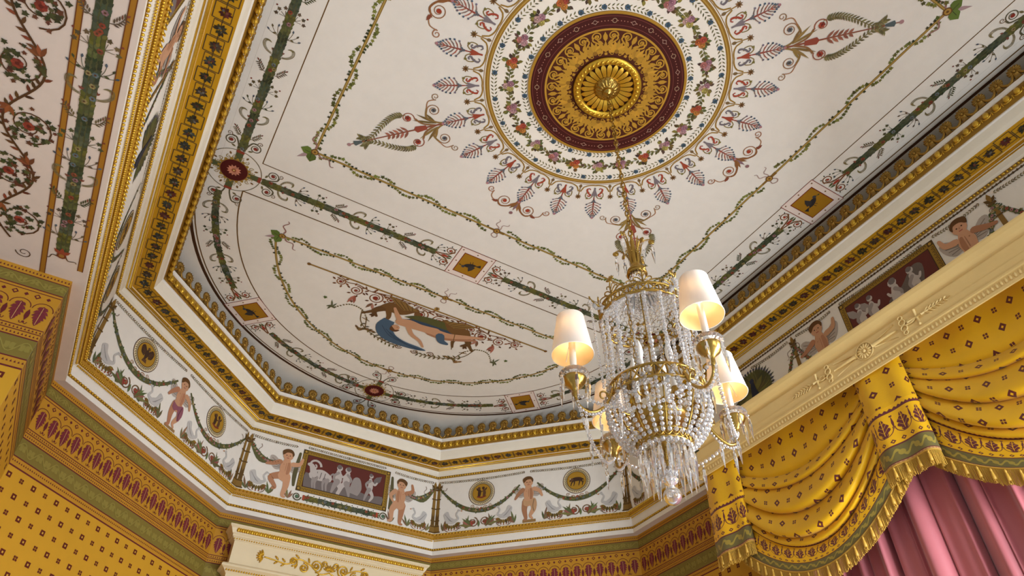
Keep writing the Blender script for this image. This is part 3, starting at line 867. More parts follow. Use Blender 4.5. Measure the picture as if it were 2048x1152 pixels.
# ---------------------------------------------------------------- frieze motifs (local: x along, y up, unit = layout unit)
def cupid(p, x, y, h, pose=0, flip=1, drape=None):
    k = h/1.0
    p.push(x, y, 0, flip*k, k)
    sk, sk2 = jit(SKIN, .06), jit(SKIN2, .06)
    for m in (1, -1):   # wings
        p.poly(cr([(m*.08, .66), (m*.24, .80), (m*.34, .78), (m*.30, .62), (m*.20, .52), (m*.09, .54)], 3), (176, 164, 152), 4)
        for j in range(4): p.stroke([(m*.10, .64-.02*j), (m*(.30-.02*j), .75-.06*j)], .012, (128, 116, 104), 5)
    if pose == 0:
        legs = [[(-.07, .42), (-.10, .23), (-.07, .03), (-.11, .0)], [(.07, .42), (.11, .25), (.03, .09), (.07, .02)]]
        arms = [[(-.13, .70), (-.23, .60), (-.30, .50)], [(.13, .70), (.24, .64), (.30, .52)]]
    elif pose == 1:
        legs = [[(-.07, .42), (-.24, .33), (-.12, .16), (-.17, .12)], [(.06, .42), (.08, .22), (.05, .03), (.10, .0)]]
        arms = [[(-.13, .70), (-.27, .63), (-.38, .60)], [(.13, .70), (.26, .74), (.30, .86)]]
    else:
        legs = [[(-.06, .42), (-.05, .22), (-.04, .03), (-.09, .0)], [(.07, .42), (.16, .27), (.15, .06), (.21, .02)]]
        arms = [[(-.13, .70), (-.26, .78), (-.24, .92)], [(.13, .70), (.22, .58), (.16, .46)]]
    for q, L in enumerate(legs): p.limb(L, [.155, .115, .07, .045], sk if q else sk2, 6)
    p.limb([(0, .74), (0, .62), (.0, .50), (0, .42)], [.15, .23, .20, .24], sk, 7)
    p.limb([(.05, .70), (.06, .58), (.05, .48)], [.05, .07, .05], sk2, 8)
    for q, L in enumerate(arms): p.limb(L, [.10, .08, .05], sk if q else sk2, 8)
    p.disc(0.0, .87, .105, sk, 8, 14, .115)
    p.poly(cr([(-.11, .86), (-.125, .95), (-.04, 1.01), (.06, 1.0), (.115, .92), (.09, .86), (.06, .93), (-.03, .93), (-.08, .88)], 3), (98, 66, 34), 9)
    for q in (-1, 1): p.disc(q*.035, .868, .012, (70, 44, 30), 9, 6)
    p.stroke([(0, .865), (.006, .838)], .012, sk2, 9); p.stroke([(-.025, .81), (.025, .81)], .012, (150, 70, 60), 9)
    p.stroke([(0, .70), (0, .52)], .010, sk2, 9); p.disc(-.05, .66, .01, sk2, 9, 6); p.disc(.05, .66, .01, sk2, 9, 6)
    if drape:
        p.poly(cr([(-.13, .46), (.0, .42), (.14, .48), (.18, .3), (.10, .16), (.03, .34), (-.05, .30), (-.12, .34)], 3), drape, 8)
        p.stroke(cr([(.12, .45), (.09, .3), (.11, .18)]), .016, tuple(v*.7 for v in drape), 9)
    p.pop()
def swan(p, x, y, s, flip=1):
    p.push(x, y, 0, flip*s, s)
    for k in range(9):
        a = pi+pi*k/8
        p.leaf(.0+.30*cos(a)*.6, .30+.05*sin(a), a, .26, .12, jit((96, 78, 34) if k % 2 else (120, 96, 40), .15), 4)
        p.disc(.34*cos(a), .26+.27*sin(a), .03, (150, 60, 36), 5, 6)
    p.stroke(cr([(-.36, .30), (-.34, .05), (-.12, -.08), (.12, -.08), (.34, .05), (.36, .30)]), .035, (120, 92, 70), 4)
    c1, c2 = (188, 184, 178), (146, 142, 138)
    p.poly(cr([(-.28, .34), (-.34, .52), (-.42, .80), (-.22, .92), (-.10, .66), (.10, .52), (.20, .36), (.0, .28)], 4), c1, 6)
    for k in range(4): p.stroke([(-.1+.04*k, .45-.02*k), (-.36+.05*k, .80-.07*k)], .022, c2, 7)
    p.limb([(.12, .42), (.30, .52), (.20, .74), (.30, .92)], [.17, .10, .075, .07], c1, 7)
    p.limb([(.29, .93), (.40, .90)], [.085, .04], c1, 8)
    p.leaf(.40, .90, -.4, .11, .05, (176, 110, 50), 8); p.disc(.32, .95, .014, (40, 30, 30), 9, 6)
    p.pop()
def swag_garland(p, x0, y0, x1, y1, sag, w=.0112, l=5):
    n = 26; prev = None
    P = [(x0+(x1-x0)*k/n, y0+(y1-y0)*k/n-sag*(1-(2*k/n-1)**2)) for k in range(n+1)]
    ws = [w*(.35+.65*sin(pi*k/n)) for k in range(n+1)]
    p.stroke(P, ws, (88, 88, 54), l)
    for k in range(1, n):
        for j in range(3):
            a = random.uniform(0, 2*pi); r = ws[k]*.5
            p.leaf(P[k][0]+random.uniform(-.5, .5)*r, P[k][1]+random.uniform(-.5, .5)*r, a, .006, .0034, jit(random.choice([(88, 96, 54), (106, 100, 50), (64, 74, 48)]), .2), l+1)
        if k % 2 == 0: p.flower(P[k][0], P[k][1], .0028, random.choice([(150, 70, 56), (172, 152, 110), (104, 116, 122), (168, 120, 120)]), (90, 60, 40), l+2, 5)
def festoon(p, x0, x1, y, sag, l=4):
    n = int((x1-x0)/.0046)
    P = [(x0+(x1-x0)*k/n, y-sag*(1-(2*k/n-1)**2)) for k in range(n+1)]
    for k in range(n):
        an = atan2(P[k+1][1]-P[k][1], P[k+1][0]-P[k][0])+(0 if k < n/2 else pi)
        for m in (1, -1): p.leaf(P[k][0], P[k][1], an+m*.65, .0058, .0022, jit((122, 108, 74), .2), l)
        if k % 5 == 2: p.disc(P[k][0], P[k][1], .0013, (120, 84, 70), l+1, 6)
def medallion(p, x, y, kind=0):
    p.disc(x, y, .0335, (92, 64, 36), 5, 32); p.disc(x, y, .0318, (236, 222, 190), 6, 32)
    for k in range(40):
        a = 2*pi*k/40
        p.leaf(x+.0275*cos(a), y+.0275*sin(a), a+pi/2+.5, .006, .0026, (120, 106, 60), 7); p.leaf(x+.0275*cos(a), y+.0275*sin(a), a+pi/2-.5, .006, .0026, (140, 120, 70), 7)
    p.disc(x, y, .0245, (88, 60, 24), 7, 28); p.disc(x, y, .0228, (170, 128, 38), 8, 28)
    p.push(x, y, 0, .021)
    K = (66, 44, 30); K2 = (92, 62, 40)
    if kind == 0:     # eagle
        p.limb([(0, .45), (0, .1), (-.05, -.4)], [.2, .5, .24], K, 9)
        for m in (1, -1):
            p.poly(cr([(m*.1, .3), (m*.5, .75), (m*.82, .5), (m*.7, -.1), (m*.3, -.3)], 3), K, 9)
            for j in range(4): p.stroke([(m*.25, .2-.1*j), (m*(.72-.06*j), .45-.22*j)], .05, K2, 10)
        p.disc(.06, .62, .17, K2, 10, 8); p.leaf(.18, .62, -.3, .2, .12, (150, 110, 50), 10); p.poly([(-.2, -.45), (.2, -.45), (.3, -.8), (-.3, -.8)], K2, 9)
    elif kind == 1:   # bull
        p.limb([(-.5, .1), (-.1, .16), (.4, .14), (.62, .1)], [.42, .5, .46, .3], K, 9)
        p.limb([(-.5, .15), (-.74, -.02)], [.34, .2], K2, 10)
        for x0, x1 in ((-.45, -.62), (-.25, -.28), (.4, .3), (.58, .7)): p.limb([(x0, -.05), (x1, -.35), (x1-.08, -.62)], [.2, .13, .08], K, 9)
        p.stroke(cr([(.7, .2), (.86, .0), (.8, -.3)]), .07, K, 9)
        for m in (.3, .7): p.leaf(-.66, .16, pi*.5+m, .26, .1, (180, 160, 120), 11)
    else:             # two small beasts
        p.limb([(-.3, -.4), (-.25, .1), (-.35, .5)], [.34, .4, .2], K, 9); p.limb([(.3, -.4), (.35, .0), (.2, .5)], [.34, .36, .2], K2, 9)
        p.disc(-.32, .55, .19, K2, 10, 8); p.disc(.2, .56, .18, K, 10, 8)
        p.limb([(-.2, .1), (.1, .15)], [.12, .1], K, 10); p.limb([(-.5, -.5), (0, -.62), (.5, -.5)], [.14, .2, .14], (120, 50, 34), 10)
        for m in (1, -1): p.leaf(m*.4, .2, pi/2-m*.5, .5, .2, K, 9)
    p.pop()
    # scroll support below
    for m in (1, -1):
        p.spiral(x+m*.010, y-.0405, .0062, 1.5, m*.5, .0016, (150, 100, 60), 5, m); p.spiral(x+m*.023, y-.034, .0046, 1.4, 0, .0013, (150, 110, 70), 5, -m)
        p.leaf(x, y-.037, -pi/2+m*.5, .012, .004, (150, 80, 60), 5)
def column(p, x, l=5):
    c, c2 = (132, 100, 44), (92, 68, 30)
    p.poly([(x-.0085, -.268), (x+.0085, -.268), (x+.0062, -.25), (x+.0046, -.244), (x+.0034, -.155), (x-.0034, -.155), (x-.0046, -.244), (x-.0062, -.25)], c, l)
    p.rect(x-.0095, -.268, x+.0095, -.262, c2, l+1)
    for z in (-.25, -.236, -.205, -.18): p.rect(x-.006, z, x+.006, z+.003, c2, l+1)
    for m in (1, -1): p.leaf(x+m*.003, -.25, pi/2+m*.2, .035, .006, c2, l+1); p.spiral(x+m*.005, -.149, .0035, 1.2, 0, .0012, c2, l+1, m)
    p.rect(x-.007, -.155, x+.007, -.151, c2, l+1)
    p.leaf(x, -.151, pi/2, .02, .008, c, l+1)
    for m in (1, -1): p.leaf(x, -.151, pi/2+m*.7, .014, .006, c2, l+1)
def acanthus_foot(p, x, y=-.262, l=5):
    for m in (1, -1):
        p.spiral(x+m*.014, y+.013, .0125, 1.7, m*-1.3, .0026, (112, 84, 54), l+2, m, .2); p.flower(x+m*.014, y+.013, .0046, (150, 60, 48), (90, 110, 60), l+3, 6); p.spiral(x+m*.050, y+.006, .0055, 1.4, 0, .0016, (120, 84, 60), l, m)
        for a, L, c in ((.5, .030, (158, 92, 84)), (.9, .030, (92, 104, 62)), (.2, .040, (108, 104, 62)), (.7, .036, (96, 108, 66)), (1.25, .018, (150, 70, 56))):
            p.leaf(x+m*.015, y+.003, pi/2-m*(pi/2-a), L, .0062, jit(c, .15), l+1)
        p.spiral(x+m*.034, y+.010, .0062, 1.4, m*-1, .002, (130, 100, 70), l, -m, .2)
    p.leaf(x, y, pi/2, .018, .006, (96, 108, 64), l+1)
def grisaille(p, w, z0, z1, seedk=0):
    """painted stone-coloured figures on a dark red ground inside a key-pattern frame"""
    p.rect(-w, z0, w, z1, (70, 52, 24), 4)
    p.rect(-w+.0012, z0+.0012, w-.0012, z1-.0012, (150, 116, 40), 5)
    f = .0115
    n = int(2*(w-f)/.0062)
    for y in (z0+f/2, z1-f/2):
        for k in range(n):
            x = -w+f+(2*w-2*f)*(k+.5)/n
            p.stroke([(x-.0028, y-.0026), (x-.0028, y+.0026), (x+.0008, y+.0026), (x+.0008, y-.0006)], .0010, (60, 46, 24), 6)
    n = int((z1-z0-2*f)/.0062)
    for x in (-w+f/2, w-f/2):
        for k in range(n):
            y = z0+f+(z1-z0-2*f)*(k+.5)/n
            p.stroke([(x-.0026, y-.0028), (x+.0026, y-.0028), (x+.0026, y+.0008), (x-.0006, y+.0008)], .0010, (60, 46, 24), 6)
        for y in (z0+f/2, z1-f/2): p.rect(x-.0045, y-.0045, x+.0045, y+.0045, (84, 64, 28), 7); p.disc(x, y, .0028, (176, 140, 60), 8, 8)
    p.rect(-w+f, z0+f, w-f, z1-f, (62, 44, 22), 6)
    p.rect(-w+f+.0015, z0+f+.0015, w-f-.0015, z1-f-.0015, (96, 44, 36), 7)
    a, b, yb, H = -w+f+.003, w-f-.003, z0+f+.0015, z1-z0-2*f-.003
    g1, g2, g3 = (188, 178, 170), (150, 140, 134), (112, 102, 98)
    rnd = random.Random(seedk)
    p.poly(cr([(a, yb), (a, yb+H*.45), (a+(b-a)*.2, yb+H*.3), (a+(b-a)*.5, yb+H*.36), (a+(b-a)*.8, yb+H*.2), (b, yb+H*.26), (b, yb)], 3), g3, 8)
    U = (b-a)
    def P(u, v): return (a+U*u, yb+H*v)
    def man(u, s=1, m=1, seat=0):
        c = g1
        p.limb([P(u, .72), P(u+.01*m, .5), P(u, .38)], [H*.13*s, H*.2*s, H*.2*s], c, 9)
        p.limb([P(u, .4), P(u+.05*m, .3 if seat else .2), P(u+(.08 if seat else .02)*m, .03)], [H*.17*s, H*.12*s, H*.06*s], c, 9)
        p.limb([P(u, .4), P(u-.03*m, .22), P(u-.05*m, .03)], [H*.17*s, H*.12*s, H*.06*s], g2, 9)
        p.limb([P(u, .68), P(u+.06*m, .58), P(u+.09*m, .66)], [H*.09, H*.07, H*.05], c, 10)
        p.limb([P(u, .68), P(u-.05*m, .55), P(u-.03*m, .42)], [H*.09, H*.07, H*.05], g2, 10)
        q = P(u+.005*m, .84); p.disc(q[0], q[1], H*.085*s, c, 10, 10); p.disc(q[0]-.001*m, q[1]+H*.035, H*.07*s, g3, 11, 8)
    def beast(u, m=1):
        p.limb([P(u-.09, .42), P(u, .46), P(u+.09, .42)], [H*.3, H*.36, H*.26], g1, 9)
        p.limb([P(u+m*.09, .45), P(u+m*.13, .68), P(u+m*.17, .72)], [H*.22, H*.16, H*.1], g1, 10)
        for dx in (-.08, -.05, .05, .09): p.limb([P(u+dx, .36), P(u+dx+.012*m, .2), P(u+dx, .03)], [H*.12, H*.07, H*.05], g2, 9)
        p.stroke(cr([P(u-m*.11, .5), P(u-m*.15, .6), P(u-m*.16, .4)]), H*.05, g2, 9)
        for j in range(3): p.stroke([P(u-.06+.05*j, .34), P(u-.05+.05*j, .55)], H*.025, g3, 10)
    if seedk == 0:
        beast(.19, -1); p.spiral(*P(.09, .72), H*.2, 1.2, 0, H*.07, g1, 10); man(.40, 1.1, 1); man(.52, 1.1, -1, 1)
        p.poly(cr([P(.56, .15), P(.6, .62), P(.68, .66), P(.72, .35), P(.68, .1)], 4), g2, 9); man(.82, .8, 1); p.leaf(*P(.86, .6), .9, H*.4, H*.2, g3, 9)
    else:
        for u in (.12, .27): man(u, .8, 1); p.leaf(*P(u-.03, .6), 2.2, H*.35, H*.18, g2, 8)
        p.poly(cr([P(.4, .1), P(.45, .5), P(.62, .62), P(.8, .9), P(.9, .8), P(.84, .4), P(.7, .12)], 4), (104, 92, 84), 8)
        man(.56, 1.15, -1, 1); p.limb([P(.58, .4), P(.45, .34), P(.4, .06)], [H*.2, H*.13, H*.07], g1, 11); man(.76, .9, 1, 1)
def peacock(p, x, y, s):
    p.push(x, y, 0, s)
    for k in range(26):
        a = radians(-20+220*k/25)
        for r, c in ((.62, (74, 76, 40)), (.44, (92, 84, 40))):
            p.leaf(0, .35, a, r*random.uniform(.9, 1.05), .15, jit(c, .2), 4)
        p.disc(.52*cos(a), .35+.52*sin(a), .03, (70, 70, 84), 5, 6)
    p.limb([(0, .55), (.0, .35), (.03, .12)], [.09, .16, .26], (34, 38, 54), 7); p.disc(0, .62, .06, (40, 44, 64), 7, 8)
    for m in (-.07, .09): p.stroke([(m, .05), (m, -.18)], .03, (50, 36, 26), 6)
    p.pop()
def bay_frieze(p, fi):
    h = .571*TAN
    if fi in (1, 3):
        for q in (1, -1):
            swag_garland(p, q*.228, -.150, q*.022, -.166, .062)
            medallion(p, q*.119, -.174, (0 if (fi == 1 and q < 0) else 2 if (fi == 1 or q < 0) else 1))
            swan(p, q*.192, -.262, .052, -q); swan(p, q*.062, -.262, .05, q)
            acanthus_foot(p, q*.124)
            for xx, d in ((.092, 1), (.158, -1), (.036, 1), (.215, -1)):
                for b, L in ((.25, .034), (.6, .028), (1.0, .020), (-.2, .022)):
                    p.leaf(q*xx, -.262, pi/2+q*d*b*-1, L, .0052, jit(random.choice([(92, 100, 62), (112, 104, 66), (128, 96, 72)]), .15), 4)
            festoon(p, -.232 if q < 0 else .004, -.004 if q < 0 else .232, -.133, .004)
            ribbon(p, q*.21, -.15, -pi/2-q*-.8, .03, (150, 132, 118), .002)
            p.stroke([(q*.05, -.262), (q*.05, -.235)], .0016, (120, 84, 60), 5)
        cupid(p, 0, -.258, .110, 0, 1, (140, 84, 96) if fi == 1 else (190, 150, 110))
        p.rect(-.016, -.266, .016, -.258, (150, 116, 70), 5)
    else:
        grisaille(p, .109, -.240, -.136, 0)
        for q in (1, -1):
            cupid(p, q*.141, -.262, .114, 1 if q < 0 else 2, -q if q < 0 else -1)
            swan(p, q*.193, -.262, .05, -q)
            for xx in (.165, .215, .122):
                for b, L in ((.3, .030), (.7, .024), (-.25, .022), (-.6, .018)): p.leaf(q*xx, -.263, pi/2+b, L, .005, jit(random.choice([(92, 100, 62), (112, 104, 66), (128, 96, 72)]), .15), 4)
            p.limb([(q*.228, -.155), (q*.2, -.19), (q*.165, -.185)], [.004, .008, .004], (92, 92, 56), 5)
            swag_garland(p, q*.228, -.15, q*.155, -.18, .02)
            p.limb([(q*.115, -.15), (q*.118, -.2), (q*.116, -.23)], [.006, .010, .006], (90, 84, 54), 5)
            ribbon(p, q*.205, -.15, -pi/2, .03, (150, 132, 118), .002)
            p.spiral(q*.103, -.2535, .010, 1.7, 0, .003, (92, 84, 60), 5, q, .2); p.disc(q*.103, -.2535, .004, (84, 110, 84), 6, 8)
            p.rect(min(q*.085, q*.09), -.2595, max(q*.085, q*.09), -.2475, (160, 70, 44), 7)
        festoon(p, -.23, -.12, -.134, .003); festoon(p, .12, .23, -.134, .003)
        festoon(p, -.10, .10, -.1295, .0008)
        garland(p, [(-.09+.18*k/20, -.2535) for k in range(21)], .0105, 3, False)
        for k in range(13):
            for m in (1, -1): p.ivy(-.078+.013*k, -.2535+m*.0082, m*1.2, .002, jit(DGREEN), 5)
    for q in (1, -1): column(p, q*(h-.006))
def straight_frieze(p, fi):
    sg = 1 if fi == 4 else -1      # distance along the run measured from the bay
    base = Y0*sg
    def at(y): return sg*(Y0-y)
    p.push(at(-.01), 0, 0, 1, 1)
    grisaille(p, .098, -.252, -.140, 1); p.pop()
    p.stroke([(at(-.36), -.1275), (at(.6), -.1275)], .0022, (70, 52, 34), 3)
    for k in range(150):
        p.rect(at(.62-k*.0068)-.0012, -.1295, at(.62-k*.0068)+.0012, -.1248, (92, 70, 40), 4)
    for q in (1, -1):
        y = -.005+q*.148
        cupid(p, at(y), -.262, .125, 1, q*sg*1)
        column(p, at(-.005+q*.205))
        swag_garland(p, at(-.005+q*.205), -.155, at(-.005+q*.26), -.25, .0, .007)
        swag_garland(p, at(-.005+q*.205), -.155, at(-.005+q*.165), -.23, .0, .006)
        ribbon(p, at(-.005+q*.2), -.15, -pi/2+.5, .04, (150, 132, 118), .002); ribbon(p, at(-.005+q*.21), -.15, -pi/2-.7, .03, (150, 132, 118), .002)
    for a, b in ((-.34, -.22), (-.2, -.11), (-.095, .085), (.1, .19), (.205, .31), (.33, .46)):
        x0, x1 = sorted((at(a), at(b))); festoon(p, x0, x1, -.1365, .004)
    peacock(p, at(.316), -.225, .095)
    for y in (.50, .64):
        medallion(p, at(y), -.18, 1); swan(p, at(y+.06), -.262, .05, 1)
    swag_garland(p, at(.42), -.15, at(.58), -.15, .08); swag_garland(p, at(.58), -.15, at(.735), -.15, .07)
    column(p, at(.735))
def bouquet_band(p, fi):
    """soffit band of little bouquets in alternating key boxes; x along, y = depth"""
    A0, A1 = .516, .5505; mid = (A0+A1)/2
    lo, hi = slim(fi, mid)
    if fi == 0: lo = -1.2
    if fi == 4: hi = 1.2
    n = max(1, round((hi-lo)/.0268)); st = (hi-lo)/n
    K = (70, 56, 40)
    p.stroke([(lo, mid), (hi, mid)], .0009, (60, 46, 26), 3)
    for k in range(n):
        x = lo+st*(k+.5)
        up = k % 2
        pts = [(x-st*.5, A0+.003 if up else A1-.003), (x-st*.5, mid+(.004 if up else -.004)), (x+st*.5, mid+(.004 if up else -.004)), (x+st*.5, A0+.003 if up else A1-.003)]
        e = (A0+.0035) if up else (A1-.0035)
        p.stroke([(x-st*.46, e), (x+st*.46, e)], .0011, K, 3); p.stroke([(x-st*.46, e), (x-st*.46, mid+(.010 if up else -.010))], .0011, K, 3); p.stroke([(x+st*.46, e), (x+st*.46, mid+(.010 if up else -.010))], .0011, K, 3)
        e2 = mid+(.010 if up else -.010)
        p.stroke([(x-st*.46, e2), (x+st*.46, e2)], .0008, K, 3)
        col = random.choice([(54, 50, 32), (52, 54, 48), (78, 36, 28), (50, 46, 30), (62, 50, 36)])
        for j in range(9):
            a = 2*pi*j/9+random.uniform(-.2, .2)
            p.leaf(x+.0015*cos(a), mid+.0015*sin(a), a, random.uniform(.006, .0095), .0044, jit(col, .25), 4)
        for j in range(3): p.disc(x+random.uniform(-.003, .003), mid+random.uniform(-.003, .003), .0019, jit(random.choice([col, (88, 84, 76), (96, 52, 42)]), .2), 5, 7)

def build_run(fi):
    nm = FACES[fi][0]
    p = Paint()
    root_fn = lambda s, A, z: fpt(fi, s, A, z)
    for (A0, z0), (A1, z1), col in (PROF[:-1] if fi == 0 else PROF):
        l0, h0 = slim(fi, A0); l1, h1 = slim(fi, A1)
        p.raw([fpt(fi, l0, A0, z0), fpt(fi, h0, A0, z0), fpt(fi, h1, A1, z1), fpt(fi, l1, A1, z1)], col)
    if fi == 4 or fi == 0:   # close the back end
        pass
    p.fn = lambda x, y, l: fpt(fi, x, .571-EPS*l, y)
    (bay_frieze if fi in (1, 2, 3) else straight_frieze)(p, fi)
    p.fn = lambda x, y, l: fpt(fi, x, y, -.1015-EPS*l)
    bouquet_band(p, fi)
    o = p.obj('trim_%d' % (fi+1))
    tag(o, 'painted cornice and frieze with gilded mouldings running '+SIDE_TXT[nm], 'cornice', 'structure')
    n = FACES[fi][1]; t = (n[1], -n[0])
    def place(m, tpl, s, A, z, tilt=0.0):
        ct, st = cos(tilt), sin(tilt)
        def fn(q):
            x, y, zz = q
            yy = y*ct-zz*st; z2 = y*st+zz*ct
            return fpt(fi, s+x, A-yy, z+z2)
        m.merge(tpl, fn)
    vis = {0: (-1.1, 9), 4: (-9, 1.1)}.get(fi, (-9, 9))
    # egg and dart
    m = MB(); lo, hi = slim(fi, .503); lo, hi = max(lo, vis[0]), min(hi, vis[1])
    k = max(1, round((hi-lo)/.0167)); st = (hi-lo)/k
    for i in range(k): place(m, EGG, lo+st*(i+.5), .5040, -.0672, .34)
    m.obj('egg_and_dart_moulding', M['gilt'], o)
    m = MB(); lo, hi = slim(fi, .5530); lo, hi = max(lo, vis[0]), min(hi, vis[1])
    for A, z, r in ((.5535, -.1040, .0023), (.5590, -.1056, .0010)):
        m = MB(); m.tube([fpt(fi, max(slim(fi, A)[0], vis[0]), A, z), fpt(fi, min(slim(fi, A)[1], vis[1]), A, z)], r*S, 8)
        m.obj('gilded_fillet', M['gilt'], o)
    # pearl mouldings
    for A, z, r, step, nm2 in ((.5695, -.1195, .0023, .0062, 'pearl_moulding'), (.5778, -.3028, .0022, .0060, 'pearl_moulding')):
        m = MB(); lo, hi = slim(fi, A); lo, hi = max(lo, vis[0]), min(hi, vis[1])
        k = round((hi-lo)/step)
        for i in range(k):
            s = lo+(hi-lo)*(i+.5)/k
            if i % 3 == 2: place(m, MB().ellipsoid((0, .0008, 0), (r*1.5, r, r*.85), 6, 4), s, A, z)
            else: place(m, MB().ellipsoid((0, .0008, 0), (r*.85, r, r), 6, 4), s, A, z)
        m.obj(nm2, M['gilt'], o)
    # leaf moulding under the frieze
    m = MB(); lo, hi = slim(fi, .569); lo, hi = max(lo, vis[0]), min(hi, vis[1])
    k = round((hi-lo)/.0078); st = (hi-lo)/k
    tp = MB()
    for sx in (-1, 1):
        e = MB().ellipsoid((0, 0, 0), (.0016, .0022, .0050), 5, 4)
        tp.merge(e, lambda q: (q[0]*cos(.5)+sx*q[2]*sin(.5)+sx*.0016, q[1]+.0028, -sx*q[0]*sin(.5)+q[2]*cos(.5)+.0016))
    tp.ellipsoid((0, .0042, -.0010), (.0014, .0018, .0036), 5, 4)
    bead = MB().ellipsoid((0, 0, 0), (.0019, .0019, .0017), 6, 4)
    for i in range(k):
        s = lo+st*(i+.5)
        place(m, tp, s, .5680, -.2735, .55)
        for j in (-.25, .25):
            place(m, bead, s+st*j, .5695, -.2795); place(m, bead, s+st*j, .5740, -.2830)
    m.obj('leaf_moulding', M['gilt'], o)
    # cresting: a low rail and a row of shells
    m = MB(); lo, hi = slim(fi, .5005); lo, hi = max(lo, vis[0]), min(hi, vis[1])
    m.tube([fpt(fi, lo, .5005, -.0488), fpt(fi, hi, .5005, -.0488)], .0018*S, 6)
    m.obj('cresting_rail', M['oldgilt'], o)
    k = round((hi-lo)/.0292); st = (hi-lo)/k
    ang = atan2(t[1], t[0])
    for i in range(k):
        a = bpy.data.objects.new('anthemion', ANTH); COL.objects.link(a); a.parent = o
        a.location = fpt(fi, lo+st*(i+.5), .5005, -.0490)
        a.rotation_euler = (0, 0, ang+pi)
    return o
for fi in range(5): build_run(fi)

# ---------------------------------------------------------------- papered walls
WA = .594
def palmette(p, x, y0, y1):
    """hanging leaf under an arch, with a bud on either side; y0 bottom, y1 top"""
    H = y1-y0
    c = (112, 40, 46)
    for k, (v, w) in enumerate(((.86, .22), (.70, .30), (.54, .30), (.38, .24), (.24, .16))):
        for m in (1, -1):
            p.leaf(x, y0+H*(v+.08), -pi/2+m*1.05, H*w*1.05, H*.17, jit(c, .05), 4); p.leaf(x, y0+H*(v+.02), -pi/2+m*.65, H*w*.95, H*.15, jit(c, .05), 4)
    p.leaf(x, y0+H*.32, -pi/2, H*.32, H*.2, c, 4); p.leaf(x, y0+H*.85, pi/2, H*.16, H*.2, c, 4)
    p.stroke([(x, y0+H*.06), (x, y0+H*.95)], .0007, (196, 150, 90), 5)
def wall_run(p, L0, L1, zbot, phase=0, field=True, l0=0):
    OR, PU, OL = (182, 130, 34), (98, 32, 34), (122, 106, 44)
    p.rect(L0, zbot, L1, -.467, (196, 146, 36), 0)
    bands = [(-.327, -.312, OR), (-.346, -.327, OL), (-.416, -.346, OR), (-.4225, -.416, OR), (-.4525, -.4225, OL), (-.467, -.4525, OR)]
    for a, b, c in bands: p.rect(L0, a, L1, b, c, 0)
    for z, w in ((-.3135, .0035), (-.327, .0014), (-.346, .0016), (-.4065, .0014), (-.4135, .0013), (-.4225, .0018), (-.4525, .0018), (-.4665, .0024), (-.3505, .0012)):
        p.rect(L0, z-w/2, L1, z+w/2, PU, 1)
    for z in (-.3215, -.410, -.4180, -.4585):
        n = int((L1-L0)/.0043)
        for k in range(n):
            x = L0+(k+.5)*(L1-L0)/n; p.poly([(x-.0013, z-.0014), (x+.0013, z-.0014), (x, z+.0018)], PU, 2)
    n = max(1, round((L1-L0)/.0258)); st = (L1-L0)/n
    for k in range(n+1):
        x = L0+st*k
        # diamonds
        for xx, r in ((x, .0042), (x+st/2, .0028)):
            if L0 < xx < L1:
                p.poly([(xx-r, -.3572), (xx, -.3572-r), (xx+r, -.3572), (xx, -.3572+r)], PU, 2)
                if r > .003: p.poly([(xx-r*.5, -.3572), (xx, -.3572-r*.5), (xx+r*.5, -.3572), (xx, -.3572+r*.5)], OR, 3)
        if k < n:
            xc = x+st/2
            palmette(p, xc, -.402, -.370)
            p.stroke([(xc+cos(a)*st*.46, -.376+sin(a)*st*.42) for a in [pi*j/10 for j in range(11)]], .0010, PU, 3)
        if L0+.004 < x < L1-.004:
            p.leaf(x, -.379, -pi/2, .019, .0058, PU, 4); p.disc(x, -.400, .0016, PU, 4, 7)
            for m in (1, -1): p.stroke(cr([(x, -.4005), (x+m*.003, -.4025), (x+m*.0045, -.3995)]), .0009, PU, 4)
    # scrolling ribbon on the upper and lower olive bands
    for zc, am, ps in ((-.3365, .0048, .030), (-.4375, .0085, .034)):
        n = int((L1-L0)/.003)
        p.stroke([(L0+(L1-L0)*k/n, zc+am*sin(2*pi*(L1-L0)*k/n/ps)) for k in range(n+1)], .0013, (142, 128, 58), 2)
        for k in range(int((L1-L0)/ps*2)):
            x = L0+ps/4+k*ps/2
            if x < L1-.004:
                for m in (1, -1): p.leaf(x, zc, m*.6, ps*.22, am*.8, (136, 122, 54), 2); p.leaf(x, zc, pi+m*.6, ps*.22, am*.8, (136, 122, 54), 2)
    if field:
        j = 0; z = -.480-.0
        rows = int((-.485-zbot)/.0244)
        for r in range(rows):
            zz = -.480-r*.0244
            i = 0; x = L0+.008+phase
            while x < L1-.004:
                if (i+r) % 2 == 0:
                    q = .0042
                    p.poly([(x-q, zz-q), (x+q, zz-q), (x+q, zz+q), (x-q, zz+q)], (92, 30, 16), 1); p.poly([(x-q*.34, zz-q*.34), (x+q*.34, zz-q*.34), (x+q*.34, zz+q*.34), (x-q*.34, zz+q*.34)], (200, 154, 56), 2)
                else:
                    for a in (-1, 1):
                        for b in (-1, 1): p.rect(x+a*.0019-.0016, zz+b*.0019-.0016, x+a*.0019+.0016, zz+b*.0019+.0016, (92, 30, 16), 1)
                x += .0243; i += 1
ZB = -ZC/S
def wall_face(name, fi, L0, L1, label, zfield=-.72):
    p = Paint(); p.fn = lambda x, y, l: fpt(fi, x, WA-EPS*l, y)
    p.rect(L0, ZB, L1, zfield, (196, 146, 36), 0); p.rect(L0, -.320, L1, -.312, (184, 132, 34), 0)
    wall_run(p, L0, L1, zfield)
    o = p.obj(name); tag(o, label, 'wall', 'structure')
hw = WA*TAN
wall_face('wall_bay_left', 1, -hw, hw, 'slanting wall papered yellow with small dark squares under a purple palmette border')
